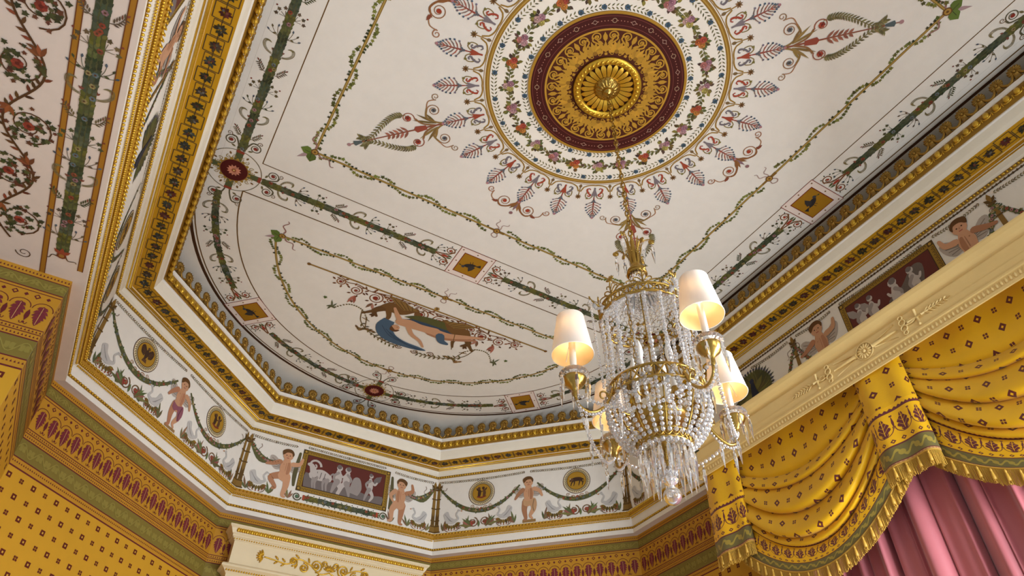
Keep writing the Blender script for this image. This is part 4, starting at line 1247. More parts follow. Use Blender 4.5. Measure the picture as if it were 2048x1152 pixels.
wall_face('wall_bay_centre', 2, -hw, hw, 'narrow middle wall of the bay behind the cream overdoor')
wall_face('wall_bay_right', 3, -hw, hw, 'slanting papered wall between the overdoor and the window wall')
wall_face('wall_right', 4, -hw, BACK, 'papered window wall behind the draped yellow valance')
# pier and beam on the left
p = Paint()
p.fn = lambda x, y, l: W(-WA+EPS*l, x, y)
p.rect(.482, ZB, Y0+hw, -.72, (196, 146, 36), 0)
wall_run(p, .482, Y0+hw, -.72)
p.fn = lambda x, y, l: W(-WA-x, .482-EPS*l, y)
p.rect(0, ZB, .42, -.72, (196, 146, 36), 0)
wall_run(p, 0, .42, -.72, .01)
tag(p.obj('wall_left'), 'papered pier carrying the beam beside the slanting bay wall', 'wall', 'structure')

def build_soffit():
    p = Paint()
    p.fn = lambda x, y, l: W(-x, y, -.316-EPS*l)
    n = 14
    for k in range(n): p.rect(.5775, -1.35+1.85*k/n, 1.02, -1.35+1.85*(k+1)/n, (224, 206, 190), 0)
    p.poly([(.5775, .5), (.5775, Y0+.5775*TAN), (.596, Y0+.596*TAN), (.596, .5)], (224, 206, 190), 0)
    for q in (1, -1):
        p.push(.672, 0, 0, q, 1)
        for x0, x1, ye in ((-.0875, -.0815, .455), (-.0435, -.0375, .482)):
            p.rect(x0, -1.35, x1, ye, (164, 112, 34), 2); p.rect(x0-.0006, -1.35, x0+.0004, ye, (110, 60, 30), 3); p.rect(x1-.0004, -1.35, x1+.0006, ye, (110, 60, 30), 3)
        garland(p, [(-.0600, .425-.95*k/60) for k in range(61)], .0150, 21+q)
        # its tail
        p.disc(-.060, .434, .006, (120, 60, 30), 4, 10); p.disc(-.060, .434, .0035, (160, 110, 50), 5, 8)
        for b in (-.8, 0, .8): p.leaf(-.060, .432, -pi/2+b, .014, .006, (150, 70, 44), 4)
        for m in (1, -1): ribbon(p, -.060, .434, pi/2-m*1.1, .02, (96, 70, 40), .002)
        p.pop()
    # running acanthus scroll down the middle
    C1, C2 = (86, 56, 30), (84, 88, 44)
    ys = .41; k = 0
    P = []
    for j in range(120):
        y = .43-.0075*j
        P.append((.672+.018*sin(2*pi*(.43-y)/.16), y))
    p.stroke(P, .0026, C1, 3)
    for j in range(2, 118, 1):
        x, y = P[j]; an = atan2(P[j+1][1]-P[j][1], P[j+1][0]-P[j][0])
        p.leaf(x, y, an+(.8 if j % 4 else -.8), .011, .0042, jit((92, 62, 34) if j % 3 else (122, 60, 38), .2), 3)
    yy = .39; q = 1
    while yy > -.42:
        cx = .672-q*.008
        p.spiral(cx, yy, .026, 1.35, q*pi/2, .0020, C1, 3, q, .25)
        for j in range(46):
            a = random.uniform(0, 2*pi); r = random.uniform(.006, .028)
            p.ivy(cx+r*cos(a), yy+r*sin(a), a+random.uniform(-1, 1), random.uniform(.0032, .0055), jit(random.choice([(78, 78, 42), (58, 62, 36), (72, 72, 40), (98, 58, 40)]), .2), 4)
        p.flower(cx, yy, .0064, (136, 58, 42), (100, 40, 30), 5, 7)
        for b in (.3, .8, 1.3, 1.9): p.leaf(cx+q*.02, yy-.02, b*q, .015, .005, jit((132, 74, 42), .2), 4)
        yy -= .08; q = -q
    p.spiral(.655, .452, .010, 1.4, 0, .0014, C1, 3, 1, .2)
    # inner and outer cheeks of the beam
    p.raw([W(-1.02, -1.35, -.316), W(-1.02, .5, -.316), W(-1.02, .5, .0), W(-1.02, -1.35, 0)], WHITE)
    tag(p.obj('trim_6'), 'painted underside of the broad beam with a garland between two ochre stripes', 'beam', 'structure')
build_soffit()
m = MB().box((-7, -7, -.05), (2.6, 5, 0))
tag(m.obj('floor', M['bounce_floor']), 'unseen pale floor of the room, coloured to bounce light', 'floor', 'structure')

# ---------------------------------------------------------------- gilded ceiling rose
def build_rose():
    p = Paint()
    z0 = -.0022
    p.fn = lambda x, y, l: W(x, y, z0-EPS*l)
    p.ring(.1205, .1245, (168, 126, 40), 1); p.ring(.0985, .1205, (68, 21, 15), 1)
    p.ring(.0, .0985, (78, 34, 16), 1)
    p.ring(.1170, .1178, (120, 60, 50), 2); p.ring(.1030, .1038, (120, 60, 50), 2); p.ring(.0955, .0985, (186, 140, 46), 2)
    n = len(p.v)
    for k in range(24):
        t = 2*pi*k/24
        p.push(.1105*cos(t), .1105*sin(t), t)
        if k % 2: p.stroke([(-.0032, 0), (0, -.004), (.0032, 0), (0, .004)], .0009, (186, 150, 130), 3, closed=True)
        else: p.ring(.0028, .0037, (170, 140, 110), 3, 14)
        p.pop()
        for j in range(1, 6):
            a = t+2*pi/24*j/6; p.disc(.1105*cos(a), .1105*sin(a), .0009, (180, 120, 100), 3, 5)
    G1, G2 = (182, 136, 44), (140, 100, 32)
    for k in range(12):
        t = 2*pi*k/12+.13
        p.push(0, 0, t)
        for j in range(9):
            a = radians(-88+176*j/8); L = .0205*(1-.36*abs(j-4)/4)
            p.leaf(.0625, 0, a, L, .0062, jit(G1, .1), 4)
        p.disc(.0625, 0, .0036, G2, 5, 8)
        for m in (1, -1):
            p.spiral(.0590, m*.0058, .0035, 1.3, 0, .0013, G1, 4, m)
            P = cr([(.0585, m*.0095), (.066, m*.0125), (.074, m*.0105), (.083, m*.003), (.088, m*.006)])
            p.stroke(P, .0024, G1, 4)
            p.spiral(.0870, m*.0108, .0076, 1.6, m*-1.6, .0022, G1, 4, m, .15); p.flower(.0870, m*.0108, .0032, G1, G2, 5, 6)
        p.pop()
        p.push(0, 0, t+pi/12)
        p.rect(.0565, -.0022, .0605, .0022, G1, 4)
        for b in (-.5, 0, .5): p.leaf(.061, 0, b, .019, .0058, G1, 4)
        for m in (1, -1): p.leaf(.074, m*.003, m*.9, .013, .0050, G1, 4); p.spiral(.0705, m*.006, .003, 1.2, 0, .001, G1, 4, m)
        p.leaf(.078, 0, 0, .016, .0075, G1, 4)
        p.pop()
    # rim so that the disc has thickness
    for k in range(72):
        a, b = 2*pi*k/72, 2*pi*(k+1)/72
        p.raw([W(.1245*cos(a), .1245*sin(a), -.0002), W(.1245*cos(b), .1245*sin(b), -.0002), W(.1245*cos(b), .1245*sin(b), z0-EPS), W(.1245*cos(a), .1245*sin(a), z0-EPS)], (150, 112, 40))
    o = p.obj('ceiling_rose')
    tag(o, 'round gilded and dark red ceiling rose with palmettes around a petalled centre', 'ceiling rose')
    m = MB()
    m.grid([[W((.0475+.0062*cos(b))*cos(a), (.0475+.0062*cos(b))*sin(a), z0-.003-.0036*sin(b)) for b in [2*pi*j/10 for j in range(10)]] for a in [2*pi*k/72 for k in range(72)]], True, True)
    for k in range(40):
        a = 2*pi*k/40
        e = MB().ellipsoid((0, 0, 0), (.0042, .0026, .0020), 6, 4)
        c, s_ = cos(a+.6), sin(a+.6)
        m.merge(e, lambda q: W(.0475*cos(a)+q[0]*c-q[1]*s_, .0475*sin(a)+q[0]*s_+q[1]*c, z0-.0068+q[2]))
    m.obj('twisted_ring', M['gilt'], o)
    pm = MB()
    pm.grid([[(0+.0005, w*.0022, -.0008), (.008, w*.0031, -.0030), (.016, w*.0040, -.0034), (.0195, w*.0030, -.0024), (.0220, w*.0008, -.0012)] for w in (-1, -.4, .4, 1)])
    me = pm.mesh('petal', M['gilt'])
    for v in me.vertices: v.co *= S
    for k in range(24):
        a = 2*pi*k/24
        q = bpy.data.objects.new('petal', me); COL.objects.link(q); q.parent = o
        q.location = W(.0195*cos(a), .0195*sin(a), z0-.0012); q.rotation_euler = (0, 0, a)
build_rose()

# ---------------------------------------------------------------- pelmet over the window
PX, PY1, PY0 = .515, .448, -.358
def pelmet():
    m = MB()
    prof = [(.5705, -.2495), (.508, -.2495), (.508, -.2525), (.5095, -.258), (.5135, -.265), (.5180, -.2700), (.5195, -.2725), (.5195, -.2755), (.515, -.2775), (.515, -.3125), (.5120, -.3140), (.5120, -.3170), (.5150, -.3185), (.5150, -.3300), (.5115, -.3310), (.5115, -.3360), (.5140, -.3360), (.5140, -.3000), (.5705, -.3000)]
    rows = []
    for x, z in prof:
        d = PX-x if x < .52 else min(PX-x, -.0)
        e = (PX-x) if x < .53 else .001
        xb = .5775
        rows.append([W(max(x, xb) if 0 else xb, PY0-e, z), W(x, PY0-e, z), W(x, PY1+e, z), W(xb, PY1+e, z)])
    m.grid(rows, smooth=False)
    o = m.obj('window_pelmet', M['cream'])
    tag(o, 'long cream pelmet box with carved rosette and leaf sprays above the gold drapery', 'pelmet')
    # row of little carved tongues
    t = MB(); n = int((PY1-PY0)/.0068)
    for k in range(n):
        y = PY0+(PY1-PY0)*(k+.5)/n
        t.merge(MB().ellipsoid((0, 0, 0), (.0026, .0026, .0052), 6, 4), lambda q: W(PX-.0005+q[0], y+q[1], -.3245+q[2]))
        t.merge(MB().ellipsoid((0, 0, 0), (.0014, .0010, .0030), 5, 3), lambda q: W(PX-.0005+q[0], y+.0034+q[1], -.3215+q[2]))
    for k in range(5):
        x = PX+.010*k+.006
        t.merge(MB().ellipsoid((0, 0, 0), (.0026, .0026, .0052), 6, 4), lambda q: W(x+q[0], PY1+.0005+q[1], -.3245+q[2]))
    t.obj('carved_tongue_moulding', M['cream'], o)
    yc, zc = .044, -.2945
    f = lambda u, v, d: W(PX-d, yc+u, zc+v)
    r = MB()
    for k in range(14):
        a = 2*pi*k/14
        e = MB().ellipsoid((.0085, 0, .0012), (.0060, .0022, .0022), 7, 4)
        r.merge(e, lambda q: f(q[0]*cos(a)-q[1]*sin(a), q[0]*sin(a)+q[1]*cos(a), q[2]))
    e = MB().ellipsoid((0, 0, .002), (.0036, .0036, .0026), 10, 5); r.merge(e, lambda q: f(*q))
    e = MB().tube([(.0152*cos(2*pi*k/28), .0152*sin(2*pi*k/28), .0012) for k in range(28)], .0012, 5, True); r.merge(e, lambda q: f(*q))
    r.obj('rosette', M['cream'], o)
    for q in (1, -1):
        s = MB()
        g = lambda p_: f(q*p_[0], p_[1], p_[2])
        e = MB().tube(cr([(.016, 0, .001), (.03, 0, .002), (.062, 0, .001)], 4), [.0042, .0040, .0036, .0032, .003, .0026, .0022, .0018, .0012], 6); s.merge(e, g)
        for mm in (1, -1):
            e = MB().tube([(.018, mm*.004, .001), (.06, mm*.0125, .0008)], [.0012, .0009], 5); s.merge(e, g)
            for k, rr in ((0, .0052), (1, .0036)):
                e = MB().tube([(.0735+rr*cos(a), mm*(.0055+k*.0085)+rr*sin(a), .0018) for a in [2*pi*j/16 for j in range(16)]], .0014, 5, True); s.merge(e, g)
            e = MB().tube(cr([(.080, mm*.002, .0015), (.088, mm*.0035, .002), (.095, mm*.001, .0015)], 3), .0015, 5); s.merge(e, g)
        e = MB().tube([(.098, -.0125, .0015), (.098, .0125, .0015)], [.0022, .0022], 6); s.merge(e, g)
        for mm in (1, -1): e = MB().ellipsoid((.098, mm*.0135, .0015), (.0028, .0028, .0026), 7, 5); s.merge(e, g)
        e = MB().tube([(.082, 0, .0015), (.106, 0, .0018)], .0022, 6); s.merge(e, g)
        for k in range(6):
            for mm in (1, -1):
                a = .55; L = .0125-.001*k
                c = (.110+.0065*k, 0)
                e = MB().ellipsoid((L*.55, 0, 0), (L*.55, .0019, .0016), 6, 4)
                s.merge(e, lambda p_: g((c[0]+p_[0]*cos(a)-mm*0-p_[1]*sin(a)*mm, mm*(p_[0]*sin(a)+p_[1]*cos(a)), .0012+p_[2])))
        e = MB().tube([(.104, 0, .001), (.155, 0, .001)], [.0018, .0008], 5); s.merge(e, g)
        s.obj('leaf_spray', M['cream'], o)
pelmet()

# ---------------------------------------------------------------- gold drapery and rose curtain
def cloth(name, rows, uvs, mat, parent=None, thick=.004):
    me = bpy.data.meshes.new(name)
    n, m = len(rows), len(rows[0])
    vs = [p for r in rows for p in r]
    fs = [(i*m+j, i*m+j+1, (i+1)*m+j+1, (i+1)*m+j) for i in range(n-1) for j in range(m-1)]
    me.from_pydata(vs, [], fs)
    uv = me.uv_layers.new(name='UVMap')
    fl = [t for r in uvs for t in r]
    buf = []
    for f in fs:
        for i in f: buf.extend(fl[i])
    uv.data.foreach_set('uv', buf)
    me.polygons.foreach_set('use_smooth', [True]*len(fs))
    me.materials.append(mat); me.update()
    o = bpy.data.objects.new(name, me); COL.objects.link(o)
    if parent: o.parent = parent
    if thick:
        md = o.modifiers.new('thickness', 'SOLIDIFY'); md.thickness = thick
    return o
def tassel_mesh():
    m = MB()
    m.lathe([(.002, 0), (.004, -.004), (.0065, -.010), (.0055, -.015), (.0045, -.018), (.0065, -.024), (.0088, -.040), (.0095, -.058), (.006, -.060), (.001, -.058)], 10)
    for k in range(3):
        a = 2*pi*k/3
        m.tube(cr([(.004*cos(a), .004*sin(a), -.058), (.009*cos(a), .009*sin(a), -.068), (.004*cos(a+.8), .004*sin(a+.8), -.076), (0, 0, -.066)], 3), .0016, 5)
    return m.mesh('tassel', M['fringe'])
TASSEL = tassel_mesh()
def fringe(parent, hem, L=.082, seedk=0):
    """hem: list of points in metres; short hanging cords with a braid above and tassels in front"""
    rnd = random.Random(seedk)
    m = MB(); acc = 0; t_acc = .03
    hang = []
    for i in range(len(hem)-1):
        a, b = Vector(hem[i]), Vector(hem[i+1]); d = (b-a).length
        while acc < d:
            q = a+(b-a)*(acc/d); j = rnd.uniform(-.0015, .0015)
            l = L*rnd.uniform(.94, 1.05)
            m.tube([(q.x-.003, q.y, q.z+.004), (q.x-.004+j, q.y+j, q.z-l*.5), (q.x-.003+j*2, q.y+j*2, q.z-l)], .0024, 4, caps=False)
            acc += .0058
        acc -= d
        while t_acc < d:
            q = a+(b-a)*(t_acc/d); hang.append((q.x-.012, q.y, q.z-.002)); t_acc += .068
        t_acc -= d
    o = m.obj('fringe', M['fringe'], parent)
    br = MB().tube([(p[0]-.004, p[1], p[2]+.004) for p in hem], .0045, 6)
    br.obj('braid', M['fringe'], parent)
    for q in hang:
        t = bpy.data.objects.new('tassel', TASSEL); COL.objects.link(t); t.parent = parent; t.location = q; t.rotation_euler = (0, 0, rnd.uniform(0, 6))
FOLD_B = [0, .20, .34, .50, .66, .76, 1.0]
FOLD_E = [-.303, -.311, -.324, -.334, -.360, -.378, -.462]
FOLD_S = [0, .091, .100, .141, .158, .154, .114]
def lerp(xs, ys, x):
    for i in range(len(xs)-1):
        if x <= xs[i+1]: return ys[i]+(ys[i+1]-ys[i])*(x-xs[i])/(xs[i+1]-xs[i])
    return ys[-1]
def swag(yl, yr, label, seedk, skew=0):
    NA, NB = 80, 170
    rows, uvs = [], []
    wid = abs(yl-yr)*S
    for i in range(NB+1):
        b = i/NB
        R_, U_ = [], []
        for j in range(NA+1):
            a = j/NA
            bb = min(1, max(0, b+.030*sin(3.1*a+seedk)*sin(pi*b)*(1 if b < .76 else 0)))
            e, sg = lerp(FOLD_B, FOLD_E, bb), lerp(FOLD_B, FOLD_S, bb)
            y = yl+(yr-yl)*a
            par = 4*a*(1-a)
            k = 0
            while bb > FOLD_B[k+1]+1e-9: k += 1
            t = (bb-FOLD_B[k])/(FOLD_B[k+1]-FOLD_B[k])
            edge = min(1, 6*a+.25, 6*(1-a)+.25)
            if k == 0: f = .62*t**2*(1-t**10); amp = .016
            elif k == 5: f = .62*min(1, t*3)**1.4; amp = .013
            else: f = 1.35*t**.75*(1-t**9); amp = (.0, .015, .021, .022, .012)[k]
            amp *= edge*(.45+.55*par)
            x = .5470-.015*par**.7*bb**.6-amp*f
            x += .0026*sin(24*a+seedk)*max(0, 1-bb*5)*(1 if bb > .01 else 0)+.0010*sin(11*a+9*bb+seedk)
            z = e-sg*par-amp*.55*f*t*(1 if 0 < k < 5 else .2)
            R_.append(W(x, y, z)); U_.append((a*wid*1.10, (1-b)*1.40))
        rows.append(R_); uvs.append(U_)
    o = cloth('drapery_swag', rows, uvs, M['fabric'])
    tag(o, label, 'curtain', None, 'gold drapery swags of the window')
    fringe(o, rows[-1], seedk=seedk)
    return o
swag(.428, .050, 'gold swag with small red squares hanging between the two fringed tails', 1)
swag(.042, -.336, 'gold swag to the right of the broad middle tail, cut by the picture edge', 2)
def tail(yl, yr, zb_l, zb_r, label, seedk):
    NA, NB = 48, 60
    yc, hw_ = (yl+yr)/2, abs(yl-yr)/2
    rows, uvs = [], []
    for i in range(NB+1):
        b = i/NB; R_, U_ = [], []
        for j in range(NA+1):
            a = j/NA
            flare = 1+.10*b
            y = yc+hw_*cos(pi*(a*1.0))*flare*(1-.0)+.004*b
            x = .5285-.0105*sin(pi*a)-.0028*sin(2*pi*2.0*a+seedk)*(.4+b)*sin(pi*a)
            zb = zb_l*(1-a)+zb_r*a
            z = -.303+(zb+.303)*b+.003*b*sin(5*a+seedk)
            R_.append(W(x, y, z)); U_.append((a*hw_*2*S*1.25, (1-b)*.68))
        rows.append(R_); uvs.append(U_)
    o = cloth('drapery_tail', rows, uvs, M['fabric'])
    tag(o, label, 'curtain', None, 'gold drapery tails of the window')
    fringe(o, rows[-1], seedk=seedk+5)
    return o
tail(.449, .3665, -.4865, -.4910, 'narrow gold tail at the corner end of the pelmet, below the chandelier pendants', 3)
tail(.0865, .0045, -.4855, -.4940, 'gold tail with palmette border hanging in the middle between both swags', 4)
def rose_curtain():
    rows, uvs = [], []
    NA = 420
    rnd = random.Random(3)
    ph = [rnd.uniform(0, 6) for _ in range(6)]
    for i in range(26):
        b = i/25; z = -.40-1.03*b
        R_, U_ = [], []
        for j in range(NA+1):
            a = j/NA; y = .40-.79*a
            g = 0
            for k, (fr, am) in enumerate(((19, .0085), (31, .0050), (53, .0018), (8, .0040))):
                g += am*sin(2*pi*fr*a+ph[k]+.8*sin(2*pi*3*a+ph[5])+.5*b*sin(7*a+k))
            R_.append(W(.572+max(-.018, min(.018, g)), y+.006*sin(2*pi*19*a+1), z)); U_.append((a, b))
        rows.append(R_); uvs.append(U_)
    o = cloth('window_curtain', rows, uvs, M['pink'], thick=.003)
    tag(o, 'rose pink silk curtain falling in straight folds behind the gold swags', 'curtain')
rose_curtain()

# ---------------------------------------------------------------- cream overdoor in the bay
def overdoor():
    yb = Y0+WA-.0013
    m = MB()
    x0, x1 = -.2115, .2085
    def slab(z0, z1, y, e): m.box(W(x0-e, y, z0), W(x1+e, yb-.0005, z1))
    slab(-.3525, -.345, 1.072, -.018)
    prof = [(1.066, -.3525), (1.050, -.3530), (1.050, -.3560), (1.054, -.3600), (1.058, -.3680), (1.0605, -.3700), (1.0605, -.3735), (1.063, -.3750), (1.066, -.3790), (1.0680, -.3800), (1.0680, -.4260), (1.064, -.4270), (1.056, -.4310), (1.054, -.4340), (1.054, -.4370), (1.060, -.4400), (1.066, -.4460), (1.068, -.4480), (1.068, -.62)]
    rows = []
    for y, z in prof:
        e = 1.064-y
        rows.append([W(x0-e, yb-.0005, z), W(x0-e, y, z), W(x1+e, y, z), W(x1+e, yb-.0005, z)])
    m.grid(rows, smooth=False)
    o = m.obj('overdoor', M['door_cream'])
    tag(o, 'cream overdoor with gilded scrollwork rising into the bottom edge under the bay cornice', 'overdoor')
    g = MB()
    n = 46
    for k in range(n):
        x = x0+(x1-x0)*(k+.5)/n
        for dx, r in ((0, .0040), (.0045, .0022)):
            g.merge(MB().ellipsoid((0, 0, 0), (r, .0025, .0052), 7, 4), lambda q: W(x+dx+q[0], 1.0545+q[1], -.3625+q[2]))
    g.obj('gilded_leaf_moulding', M['gilt'], o)
    g = MB(); n = 84
    for k in range(n):
        x = x0+(x1-x0)*(k+.5)/n
        g.merge(MB().ellipsoid((0, 0, 0), (.0018, .0016, .0016), 6, 3), lambda q: W(x+q[0], 1.0640+q[1], -.3772+q[2]))
    g.obj('pearl_moulding', M['gilt'], o)
    g = MB()
    for k in range(n):
        x = x0+(x1-x0)*(k+.5)/n
        g.merge(MB().ellipsoid((0, 0, 0), (.0020, .0018, .0022), 6, 3), lambda q: W(x+q[0], 1.0605+q[1], -.4425+q[2]))
    g.obj('shelf_pearl_moulding', M['gilt'], o)
    g = MB()
    f = lambda u, v, d: W((x0+x1)/2+u, 1.068-d, -.4025+v)
    for q in (1, -1):
        def T(pts, r):
            e = MB().tube(pts, r, 5); g.merge(e, lambda p_: f(q*p_[0], p_[1], p_[2]))
        def SP(x, y, r, turns, a0, cw, w=.0016):
            k = int(16*turns); T([(x+r*(1-.8*i/k)*cos(a0+cw*2*pi*turns*i/k), y+r*(1-.8*i/k)*sin(a0+cw*2*pi*turns*i/k), .0014) for i in range(k+1)], w)
        T(cr([(0, -.006, .001), (.02, -.012, .001), (.045, .004, .001), (.07, .010, .001), (.09, -.004, .001), (.115, -.002, .001), (.14, .001, .001)], 5), .0016)
        SP(.03, .003, .0135, 1.7, -1.6, -1); SP(.056, -.006, .0105, 1.6, 1.4, 1); SP(.08, .0035, .010, 1.5, -1.4, -1); SP(.012, .010, .007, 1.4, -1.2, 1)
        for x, y in ((.03, .003), (.056, -.006), (.08, .0035)):
            for k in range(6): 
                e = MB().ellipsoid((x+.0042*cos(k*1.05), y+.0042*sin(k*1.05), .0018), (.0024, .0024, .0014), 6, 3); g.merge(e, lambda p_: f(q*p_[0], p_[1], p_[2]))
        for x, y, a in ((.045, .006, 1.2), (.068, .012, .6), (.095, -.002, .7), (.095, -.004, -.7), (.11, 0, .7), (.11, -.002, -.7), (.02, -.012, -1), (.07, .0, -1.2)):
            e = MB().ellipsoid((.006, 0, 0), (.0065, .0022, .0014), 7, 3); g.merge(e, lambda p_: f(q*(x+p_[0]*cos(a)-p_[1]*sin(a)), y+p_[0]*sin(a)+p_[1]*cos(a), .0014+p_[2]))
        for k in range(7):
            a = -1.2+2.4*k/6
            e = MB().ellipsoid((.008, 0, 0), (.008, .0022, .0016), 7, 3); g.merge(e, lambda p_: f(q*(.142+p_[0]*cos(a)-p_[1]*sin(a)), .001+p_[0]*sin(a)+p_[1]*cos(a), .0016+p_[2]))
    for k in range(7):
        a = pi/2-1.2+2.4*k/6
        e = MB().ellipsoid((.008, 0, 0), (.008, .0022, .0016), 7, 3); g.merge(e, lambda p_: f(p_[0]*cos(a)-p_[1]*sin(a), -.004+p_[0]*sin(a)+p_[1]*cos(a), .0016+p_[2]))
    g.obj('gilded_scrollwork', M['gilt'], o)
overdoor()

# ---------------------------------------------------------------- the chandelier
def circle(r, z, n=48, ph=0): return [(r*cos(2*pi*k/n+ph), r*sin(2*pi*k/n+ph), z) for k in range(n)]
def lattice_ring(name, parent, r0, z0, r1, z1, n, w=.0058, wire=.0036):
    m = MB()
    m.tube(circle(r0, z0), w, 8, True); m.tube(circle(r1, z1), w, 8, True)
    for k in range(n):
        a, b = 2*pi*k/n, 2*pi*(k+1)/n
        mid = (a+b)/2; rm = (r0+r1)/2; zm = (z0+z1)/2; h = abs(z0-z1)/2
        for sg in (1, -1):
            P = [(rm*cos(a+(b-a)*t), rm*sin(a+(b-a)*t), zm+sg*h*.8*sin(pi*t)) for t in [i/8 for i in range(9)]]
            m.tube(P, wire, 5)
        m.ellipsoid((rm*cos(a), rm*sin(a), zm), (.005, .005, .005), 7, 5)
        m.tube([(r0*cos(mid), r0*sin(mid), z0), (r1*cos(mid), r1*sin(mid), z1)], wire*.9, 5)
    return m.obj(name, M['brass'], parent)
def strand(name, parent, P, r=.0078, pitch=None, big=None):
    """round cut beads threaded along the polyline P"""
    pitch = pitch or r*2.06
    m = MB(); acc = 0; k = 0
    for i in range(len(P)-1):
        a, b = Vector(P[i]), Vector(P[i+1]); d = (b-a).length
        while acc < d:
            q = a+(b-a)*(acc/d)
            m.gem(tuple(q), r*(1 if not big or k % big else 1.4)); acc += pitch; k += 1
        acc -= d
    return m.obj(name, M['crystal'], parent)
def spear_mesh(L, r, name='pendant'):
    m = MB()
    n = 6
    m.gem((0, 0, -.006), .0055)
    rows = []
    for rr, z in ((.0012, -.012), (r*.75, -.022), (r, -.022-L*.30), (r*.62, -.022-L*.62), (.0008, -.022-L)):
        rows.append([(rr*cos(2*pi*k/n), rr*sin(2*pi*k/n), z) for k in range(n)])
    m.grid(rows, True, False, False)
    return m.mesh(name, M['prism'])
def put(name, me, parent, loc, rz=0):
    o = bpy.data.objects.new(name, me); COL.objects.link(o); o.parent = parent; o.location = loc; o.rotation_euler = (0, 0, rz)
    return o
def catenary(a, b, sag, n=14):
    return [tuple(a[i]+(b[i]-a[i])*t-(sag*4*t*(1-t) if i == 2 else 0) for i in range(3)) for t in [k/n for k in range(n+1)]]

def chandelier():
    root = empty('chandelier', (0, 0, ZC))
    tag(root, 'gilt and crystal chandelier with cream shades hanging by a chain from the ceiling rose', 'chandelier')
    # canopy: a gilded leafy boss
    m = MB()
    m.lathe([(.076, -.010), (.074, -.020), (.058, -.034), (.036, -.046), (.026, -.052), (.030, -.060), (.026, -.068), (.014, -.074), (.006, -.078)], 24)
    for k in range(16):
        a = 2*pi*k/16
        e = MB().ellipsoid((0, 0, 0), (.024, .0085, .006), 7, 4)
        m.merge(e, lambda q: ((.050+q[0]*.9)*cos(a)-q[1]*sin(a), (.050+q[0]*.9)*sin(a)+q[1]*cos(a), -.036+q[2]+q[0]*.55))
    m.obj('canopy', M['brass'], root)
    # chain
    m = MB(); z = -.072; k = 0
    while z > -1.275:
        P = []
        for j in range(14):
            t = 2*pi*j/14; u, v = .0098*cos(t), .0215*sin(t)
            P.append((u, 0, z-.016+v) if k % 2 == 0 else (0, u, z-.016+v))
        c, s_ = cos(.5), sin(.5)
        m.tube([(x*c-y*s_, x*s_+y*c, zz) for x, y, zz in P], .0034, 6, True)
        z -= .0345; k += 1
    m.obj('chain', M['brass'], root)
    m = MB().tube([(.004*sin(9*t), .004*cos(9*t), -.07-1.21*t) for t in [i/60 for i in range(61)]], .0022, 5)
    m.obj('cable', M['brass'], root)
    # sheaf of palm leaves at the top
    m = MB()
    m.lathe([(.006, -1.265), (.012, -1.285), (.010, -1.305), (.016, -1.355), (.020, -1.415), (.026, -1.455), (.030, -1.470), (.026, -1.480)], 16)
    for k in range(8):
        a = 2*pi*k/8
        P = [(.014, -1.470), (.026, -1.425), (.030, -1.365), (.034, -1.315), (.044, -1.280)]
        P = cr(P, 4)
        rows = []
        for i, (r, zz) in enumerate(P):
            t = i/(len(P)-1); w = .0075*sin(pi*(.12+.82*t))
            rows.append([(r*cos(a)-u*w*sin(a)-abs(u)*.003*cos(a), r*sin(a)+u*w*cos(a)-abs(u)*.003*sin(a), zz) for u in (-1, -.4, .4, 1)])
        m.grid(rows)
    m.obj('palm_sheaf', M['brass'], root)
    sp1 = spear_mesh(.085, .0075); sp2 = spear_mesh(.10, .0085); sp3 = spear_mesh(.118, .0098, 'prism')
    for k in range(6):
        a = 2*pi*k/6+.35; ph = k % 2
        R_, H_ = (.086, -1.285) if ph else (.080, -1.335)
        P = cr([(.012, -1.455), (.024, -1.385), (.044, H_-.012), (R_-.014, H_+.004), (R_, H_-.004)], 4)
        fr = MB().tube([(r*cos(a), r*sin(a), zz) for r, zz in P], [.0036]*9+[.0026]*8, 6)
        for i in range(5, 13):
            for sg in (1, -1):
                r, zz = P[i]
                e = MB().ellipsoid((0, 0, 0), (.0014, .0060, .0012), 5, 3)
                fr.merge(e, lambda q: ((r+q[0])*cos(a)-(q[1]+sg*.005)*sin(a), (r+q[0])*sin(a)+(q[1]+sg*.005)*cos(a), zz-.003+q[2]))
        cx, cz = R_-.002, H_-.014
        for rr in (.0105, .0065): fr.tube([((cx+rr*cos(t))*cos(a), (cx+rr*cos(t))*sin(a), cz+rr*sin(t)) for t in [2*pi*j/14 for j in range(14)]], .0034, 6, True)
        e = MB().ellipsoid((0, 0, 0), (.008, .005, .008), 8, 5); fr.merge(e, lambda q: ((cx+q[0])*cos(a)-q[1]*sin(a), (cx+q[0])*sin(a)+q[1]*cos(a), cz+q[2]))
        f = fr.obj('palm_frond', M['brass'], root)
        put('pendant', sp2, f, (cx*cos(a), cx*sin(a), cz-.014), a)
    # collar and fluted crystal bell
    m = MB(); m.tube(circle(.036, -1.470, 24), .006, 8, True); m.tube(circle(.040, -1.487, 24), .005, 8, True); m.lathe([(.020, -1.46), (.030, -1.475), (.034, -1.495)], 20)
    m.obj('collar', M['brass'], root)
    rows = []
    for r, zz in ((.030, -1.480), (.034, -1.51), (.044, -1.57), (.062, -1.635), (.078, -1.662), (.074, -1.664), (.056, -1.635), (.038, -1.57), (.026, -1.50)):
        rows.append([(r*(1+.06*(j % 2))*cos(2*pi*j/32), r*(1+.06*(j % 2))*sin(2*pi*j/32), zz) for j in range(32)])
    MB().grid(rows, True, False, False).obj('crystal_bell', M['prism'], root)
    # main rings
    RT = .176
    lattice_ring('crown_ring', root, RT, -1.700, RT+.002, -1.742, 28)
    lattice_ring('arm_ring', root, .176, -2.090, .187, -2.150, 26)
    lattice_ring('lower_ring', root, .098, -2.300, .088, -2.330, 22, .0050, .0032)
    # upright leaf finials on the crown ring
    fin = MB()
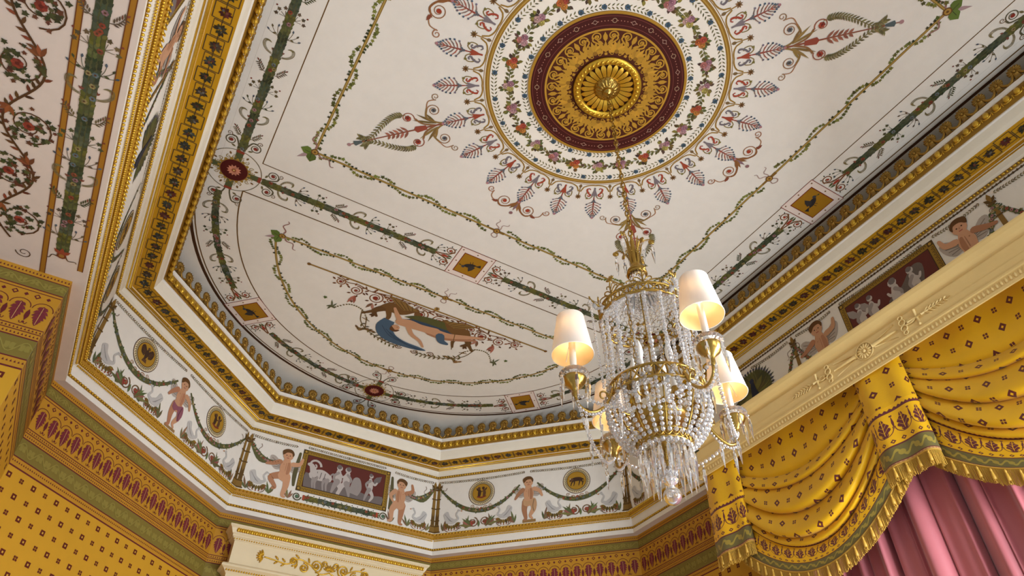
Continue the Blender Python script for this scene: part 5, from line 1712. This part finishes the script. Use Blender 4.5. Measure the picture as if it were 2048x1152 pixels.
    fin.tube([(0, 0, 0), (.004, 0, .03), (0, 0, .055)], [.003, .0026, .0022], 6)
    for k in range(5):
        a = radians(30+30*k); fin.merge(MB().ellipsoid((0, 0, 0), (.0115, .003, .0045), 7, 4), lambda q: (q[1], cos(a)*(.010+q[0])-q[2]*sin(a), .058+sin(a)*(.010+q[0])+q[2]*cos(a)))
    for sg in (1, -1):
        fin.tube(cr([(0, 0, .004), (.001, sg*.014, .020), (.001, sg*.026, .022), (0, sg*.028, .012), (0, sg*.021, .010)], 4), .0022, 5)
        fin.tube(cr([(0, 0, .022), (.001, sg*.009, .038), (.001, sg*.016, .038), (0, sg*.017, .031)], 4), .0018, 5)
        fin.tube(cr([(0, sg*.005, 0), (.001, sg*.034, .010), (.001, sg*.050, .008), (0, sg*.052, .0)], 4), .002, 5)
    me = fin.mesh('leaf_finial', M['brass'])
    for k in range(8):
        a = 2*pi*k/8+.12
        put('leaf_finial', me, root, (RT*cos(a), RT*sin(a), -1.698), a).scale = (1.25, 1.25, 1.25)
    # tent of bead strands
    for k in range(26):
        a = 2*pi*k/26
        strand('tent_strand', root, catenary((.050*cos(a), .050*sin(a), -1.580), (RT*cos(a), RT*sin(a), -1.742), .030), .0098)
    # open curtain of strands between the rings, and the four carrying chains
    for k in range(18):
        a = 2*pi*(k+.5)/18
        P = [((RT-.006*sin(pi*t))*cos(a), (RT-.006*sin(pi*t))*sin(a), -1.752-.335*t) for t in [i/10 for i in range(11)]]
        strand('hanging_strand', root, P, .0088, .0195, 4)
    for k in range(4):
        a = 2*pi*k/4+.5; m = MB()
        for j in range(14):
            z0 = -1.745-.0255*j
            m.tube([(RT*cos(a)+(.006*cos(t)*(-sin(a)) if j % 2 else .006*cos(t)*cos(a)), RT*sin(a)+(.006*cos(t)*cos(a) if j % 2 else .006*cos(t)*sin(a)), z0-.013+.0155*sin(t)) for t in [2*pi*i/10 for i in range(10)]], .002, 5, True)
        m.obj('carrying_chain', M['brass'], root)
    for k in range(13):
        a = 2*pi*k/13
        m = MB().gem((.186*cos(a), .186*sin(a), -2.118), .016); m.obj('rosette_crystal', M['crystal'], root)
    # basket
    for k in range(30):
        a = 2*pi*k/30
        P = cr([(.186, -2.156), (.184, -2.20), (.166, -2.255), (.134, -2.298), (.098, -2.326)], 4)
        strand('basket_strand', root, [(r*cos(a), r*sin(a), zz) for r, zz in P], .0090, .0186)
    for k in range(12):
        a = 2*pi*k/12+.1
        strand('swag_strand', root, catenary((.190*cos(a), .190*sin(a), -2.135), (.190*cos(a+.52), .190*sin(a+.52), -2.135), .055, 8), .0078)
    for k in range(8):
        a = 2*pi*k/8+.2
        P = cr([(.176, -2.12), (.150, -2.19), (.130, -2.25), (.10, -2.305)], 5)
        MB().tube([(r*cos(a), r*sin(a), zz) for r, zz in P], .0028, 5).obj('basket_rib', M['brass'], root)
    MB().lathe([(.004, -2.235), (.06, -2.238), (.092, -2.225), (.104, -2.205), (.100, -2.203), (.085, -2.218), (.05, -2.228), (.004, -2.226)], 32).obj('inner_dish', M['brass'], root)
    MB().lathe([(.003, -1.480), (.003, -1.90), (.003, -2.12), (.018, -2.15), (.010, -2.19), (.008, -2.30), (.012, -2.32), (.006, -2.34), (.005, -2.42)], 12).obj('stem', M['brass'], root)
    # lower fringe of prisms and the ball
    bd = MB()
    for q in circle(.091, -2.342, 24): bd.gem(q, .0104)
    bd.obj('bead_rim', M['crystal'], root)
    for k in range(20):
        a = 2*pi*k/20
        put('prism', sp3, root, (.091*cos(a), .091*sin(a), -2.346), a)
    for k in range(6):
        a = 2*pi*k/6+.2
        put('prism', sp2, root, (.052*cos(a), .052*sin(a), -2.325), a)
    rows = []
    for r, zz in ((.006, -2.40), (.016, -2.415), (.010, -2.43), (.022, -2.442), (.026, -2.452), (.018, -2.463), (.008, -2.472), (.006, -2.480)):
        rows.append([(r*(1+.12*(j % 2))*cos(2*pi*j/20), r*(1+.12*(j % 2))*sin(2*pi*j/20), zz) for j in range(20)])
    m = MB().grid(rows, True, False, False)
    for k in range(10):
        a = 2*pi*k/10; m.gem((.024*cos(a), .024*sin(a), -2.43), .0075); m.gem((.020*cos(a+.3), .020*sin(a+.3), -2.456), .0065)
    m.obj('crystal_spindle', M['crystal'], root)
    for k in range(6):
        a = 2*pi*k/6
        strand('bottom_strand', root, catenary((.060*cos(a), .060*sin(a), -2.335), (.018*cos(a), .018*sin(a), -2.435), .018, 6), .0058)
    MB().ellipsoid((0, 0, -2.508), (.031, .031, .031), 28, 18).obj('glass_ball', M['prism'], root)
    # four inner candles
    for k in range(4):
        a = -20.1113+k*pi/2; x, y = .080*cos(a), .080*sin(a)
        c = MB().lathe([(.0045, -2.16), (.014, -2.135), (.0155, -2.110), (.012, -2.108), (.010, -2.115)], 12, (x, y, 0))
        c.tube(cr([(x, y, -2.15), (x*1.5, y*1.5, -2.165), (.176*cos(a), .176*sin(a), -2.12)], 4), .0035, 6)
        c = c.obj('inner_branch', M['brass'], root)
        MB().lathe([(.0110, -2.118), (.0110, -2.000), (.0095, -1.998), (.0095, -1.985), (.0140, -1.965), (.0150, -1.950), (.0120, -1.925), (.0055, -1.900), (.0010, -1.892)], 14, (x, y, 0)).obj('candle', M['candle'], c)
    # four shaded arms: build one, copy the rest
    RA = .337
    P = cr([(.182, -2.125), (.205, -2.185), (.245, -2.232), (.290, -2.250), (.328, -2.228), (RA, -2.180)], 5)
    m = MB().tube([(r, 0, zz) for r, zz in P], [.0062]*12+[.0052]*14, 8)
    m.tube(cr([(.20, 0, -2.18), (.215, 0, -2.15), (.235, 0, -2.155), (.238, 0, -2.175), (.226, 0, -2.18)], 4), .0032, 6)
    m.lathe([(.004, -2.205), (.010, -2.190), (.008, -2.178), (.016, -2.166), (.034, -2.150), (.043, -2.132), (.044, -2.126), (.038, -2.124), (.010, -2.128)], 24, (RA, 0, 0))
    arm = m.obj('candle_arm', M['brass'], root)
    rows = []
    for r, zz in ((.012, -2.122), (.036, -2.125), (.050, -2.118), (.053, -2.108), (.049, -2.100), (.030, -2.106), (.012, -2.110)):
        rows.append([(RA+r*(1+.035*(j % 2))*cos(2*pi*j/40), r*(1+.035*(j % 2))*sin(2*pi*j/40), zz) for j in range(40)])
    subs = [MB().grid(rows, True, False, False).obj('drip_pan', M['prism'], arm)]
    subs.append(MB().lathe([(.0125, -2.122), (.0125, -1.935), (.004, -1.932)], 16, (RA, 0, 0)).obj('candle', M['candle'], arm))
    sh = []
    Z0, Z1, r0, r1 = -2.018, -1.843, .0775, .0520
    for r, zz in ((r0+.0008, Z0-.0018), (r0+.0016, Z0+.001), (r0+.0006, Z0+.003), (r0, Z0+.004), (r1, Z1-.003), (r1+.001, Z1), (r1-.0008, Z1+.001), (r1-.002, Z1-.002), (r0-.002, Z0+.003), (r0-.001, Z0-.001)):
        sh.append([(RA+r*cos(2*pi*j/56), r*sin(2*pi*j/56), zz) for j in range(56)])
    shade = MB().grid(sh, True, True).obj('lamp_shade', M['shade'], arm)
    shade.data.materials.append(M['lining'])
    for pl in shade.data.polygons:
        c = pl.center
        if 56*7 <= pl.index < 56*9: pl.material_index = 1
    subs.append(shade)
    w = MB()
    for k in range(3):
        a = 2*pi*k/3+.4
        w.tube(cr([(RA+.011*cos(a), .011*sin(a), -1.945), (RA+.04*cos(a), .04*sin(a), -1.958), (RA+.0725*cos(a), .0725*sin(a), -1.998)], 4), .0016, 5)
    w.lathe([(.0125, -1.94), (.0150, -1.938), (.0150, -1.95), (.0125, -1.95)], 14, (RA, 0, 0))
    subs.append(w.obj('shade_carrier', M['candle'], arm))
    for k in range(6):
        a = 2*pi*k/6+.2
        subs.append(put('pendant', sp1, arm, (RA+.052*cos(a), .052*sin(a), -2.122), a))
    subs.append(strand('arm_strand', arm, [(r, .004, zz-.012) for r, zz in P[3:-3]], .0062))
    ph = 1.428
    arm.rotation_euler = (0, 0, ph)
    for k in range(1, 4):
        c = arm.copy(); COL.objects.link(c); c.parent = root; c.rotation_euler = (0, 0, ph+k*pi/2)
        for s_ in subs:
            d = s_.copy(); COL.objects.link(d); d.parent = c
            if s_.name.startswith(('lamp_shade', 'shade_carrier')): d.location.z += (0, 0, .027, .008)[k]
    for k in range(4):
        l = bpy.data.lights.new('added_shade_light', 'POINT'); l.energy = .5; l.color = (1.0, .96, .86); l.shadow_soft_size = .012  # added light inside each shade to brighten its cloth
        o = bpy.data.objects.new('added_shade_light', l); COL.objects.link(o); o.parent = root
        o.location = (RA*cos(ph+k*pi/2), RA*sin(ph+k*pi/2), -1.905)
    # bead garlands from arm to arm, each with a drop in the middle; drops under the arms
    for k in range(4):
        a, b = ph+k*pi/2, ph+(k+1)*pi/2
        A = (RA*cos(a), RA*sin(a), -2.185); B = (RA*cos(b), RA*sin(b), -2.185)
        g = strand('garland', root, catenary(A, B, .115, 16), .0078, .0165)
        q = catenary(A, B, .115, 16)
        put('pendant', sp1, g, (q[5][0], q[5][1], q[5][2]-.006)); put('pendant', sp1, g, (q[11][0], q[11][1], q[11][2]-.006))
        for rr, zz in ((.245, -2.246), (.300, -2.262)): put('pendant', sp1, root, (rr*cos(a), rr*sin(a), zz), a)
        # little gilt bracket on the crown ring with a tuft of beads
        br = MB().tube(cr([(RT*cos(a), RT*sin(a), -1.72), ((RT+.03)*cos(a), (RT+.03)*sin(a), -1.735), ((RT+.062)*cos(a), (RT+.062)*sin(a), -1.715), ((RT+.070)*cos(a), (RT+.070)*sin(a), -1.70)], 4), .0034, 6)
        br = br.obj('bracket', M['brass'], root)
        bm = MB(); rnd = random.Random(k)
        for j in range(16):
            t = j/15; rr = RT+.010+.058*t; bm.gem((rr*cos(a)+rnd.uniform(-.01, .01), rr*sin(a)+rnd.uniform(-.01, .01), -1.742+.012*t+rnd.uniform(-.016, .008)), .0075)
        bm.obj('bead_tuft', M['crystal'], br)
    # strands drooping from the crown ring to the arm pans
    for k in range(4):
        a = ph+k*pi/2
        strand('long_strand', root, catenary(((RT+.066)*cos(a), (RT+.066)*sin(a), -1.735), (.22*cos(a), .22*sin(a), -2.13), .02, 10), .0060)
    return root
chandelier()
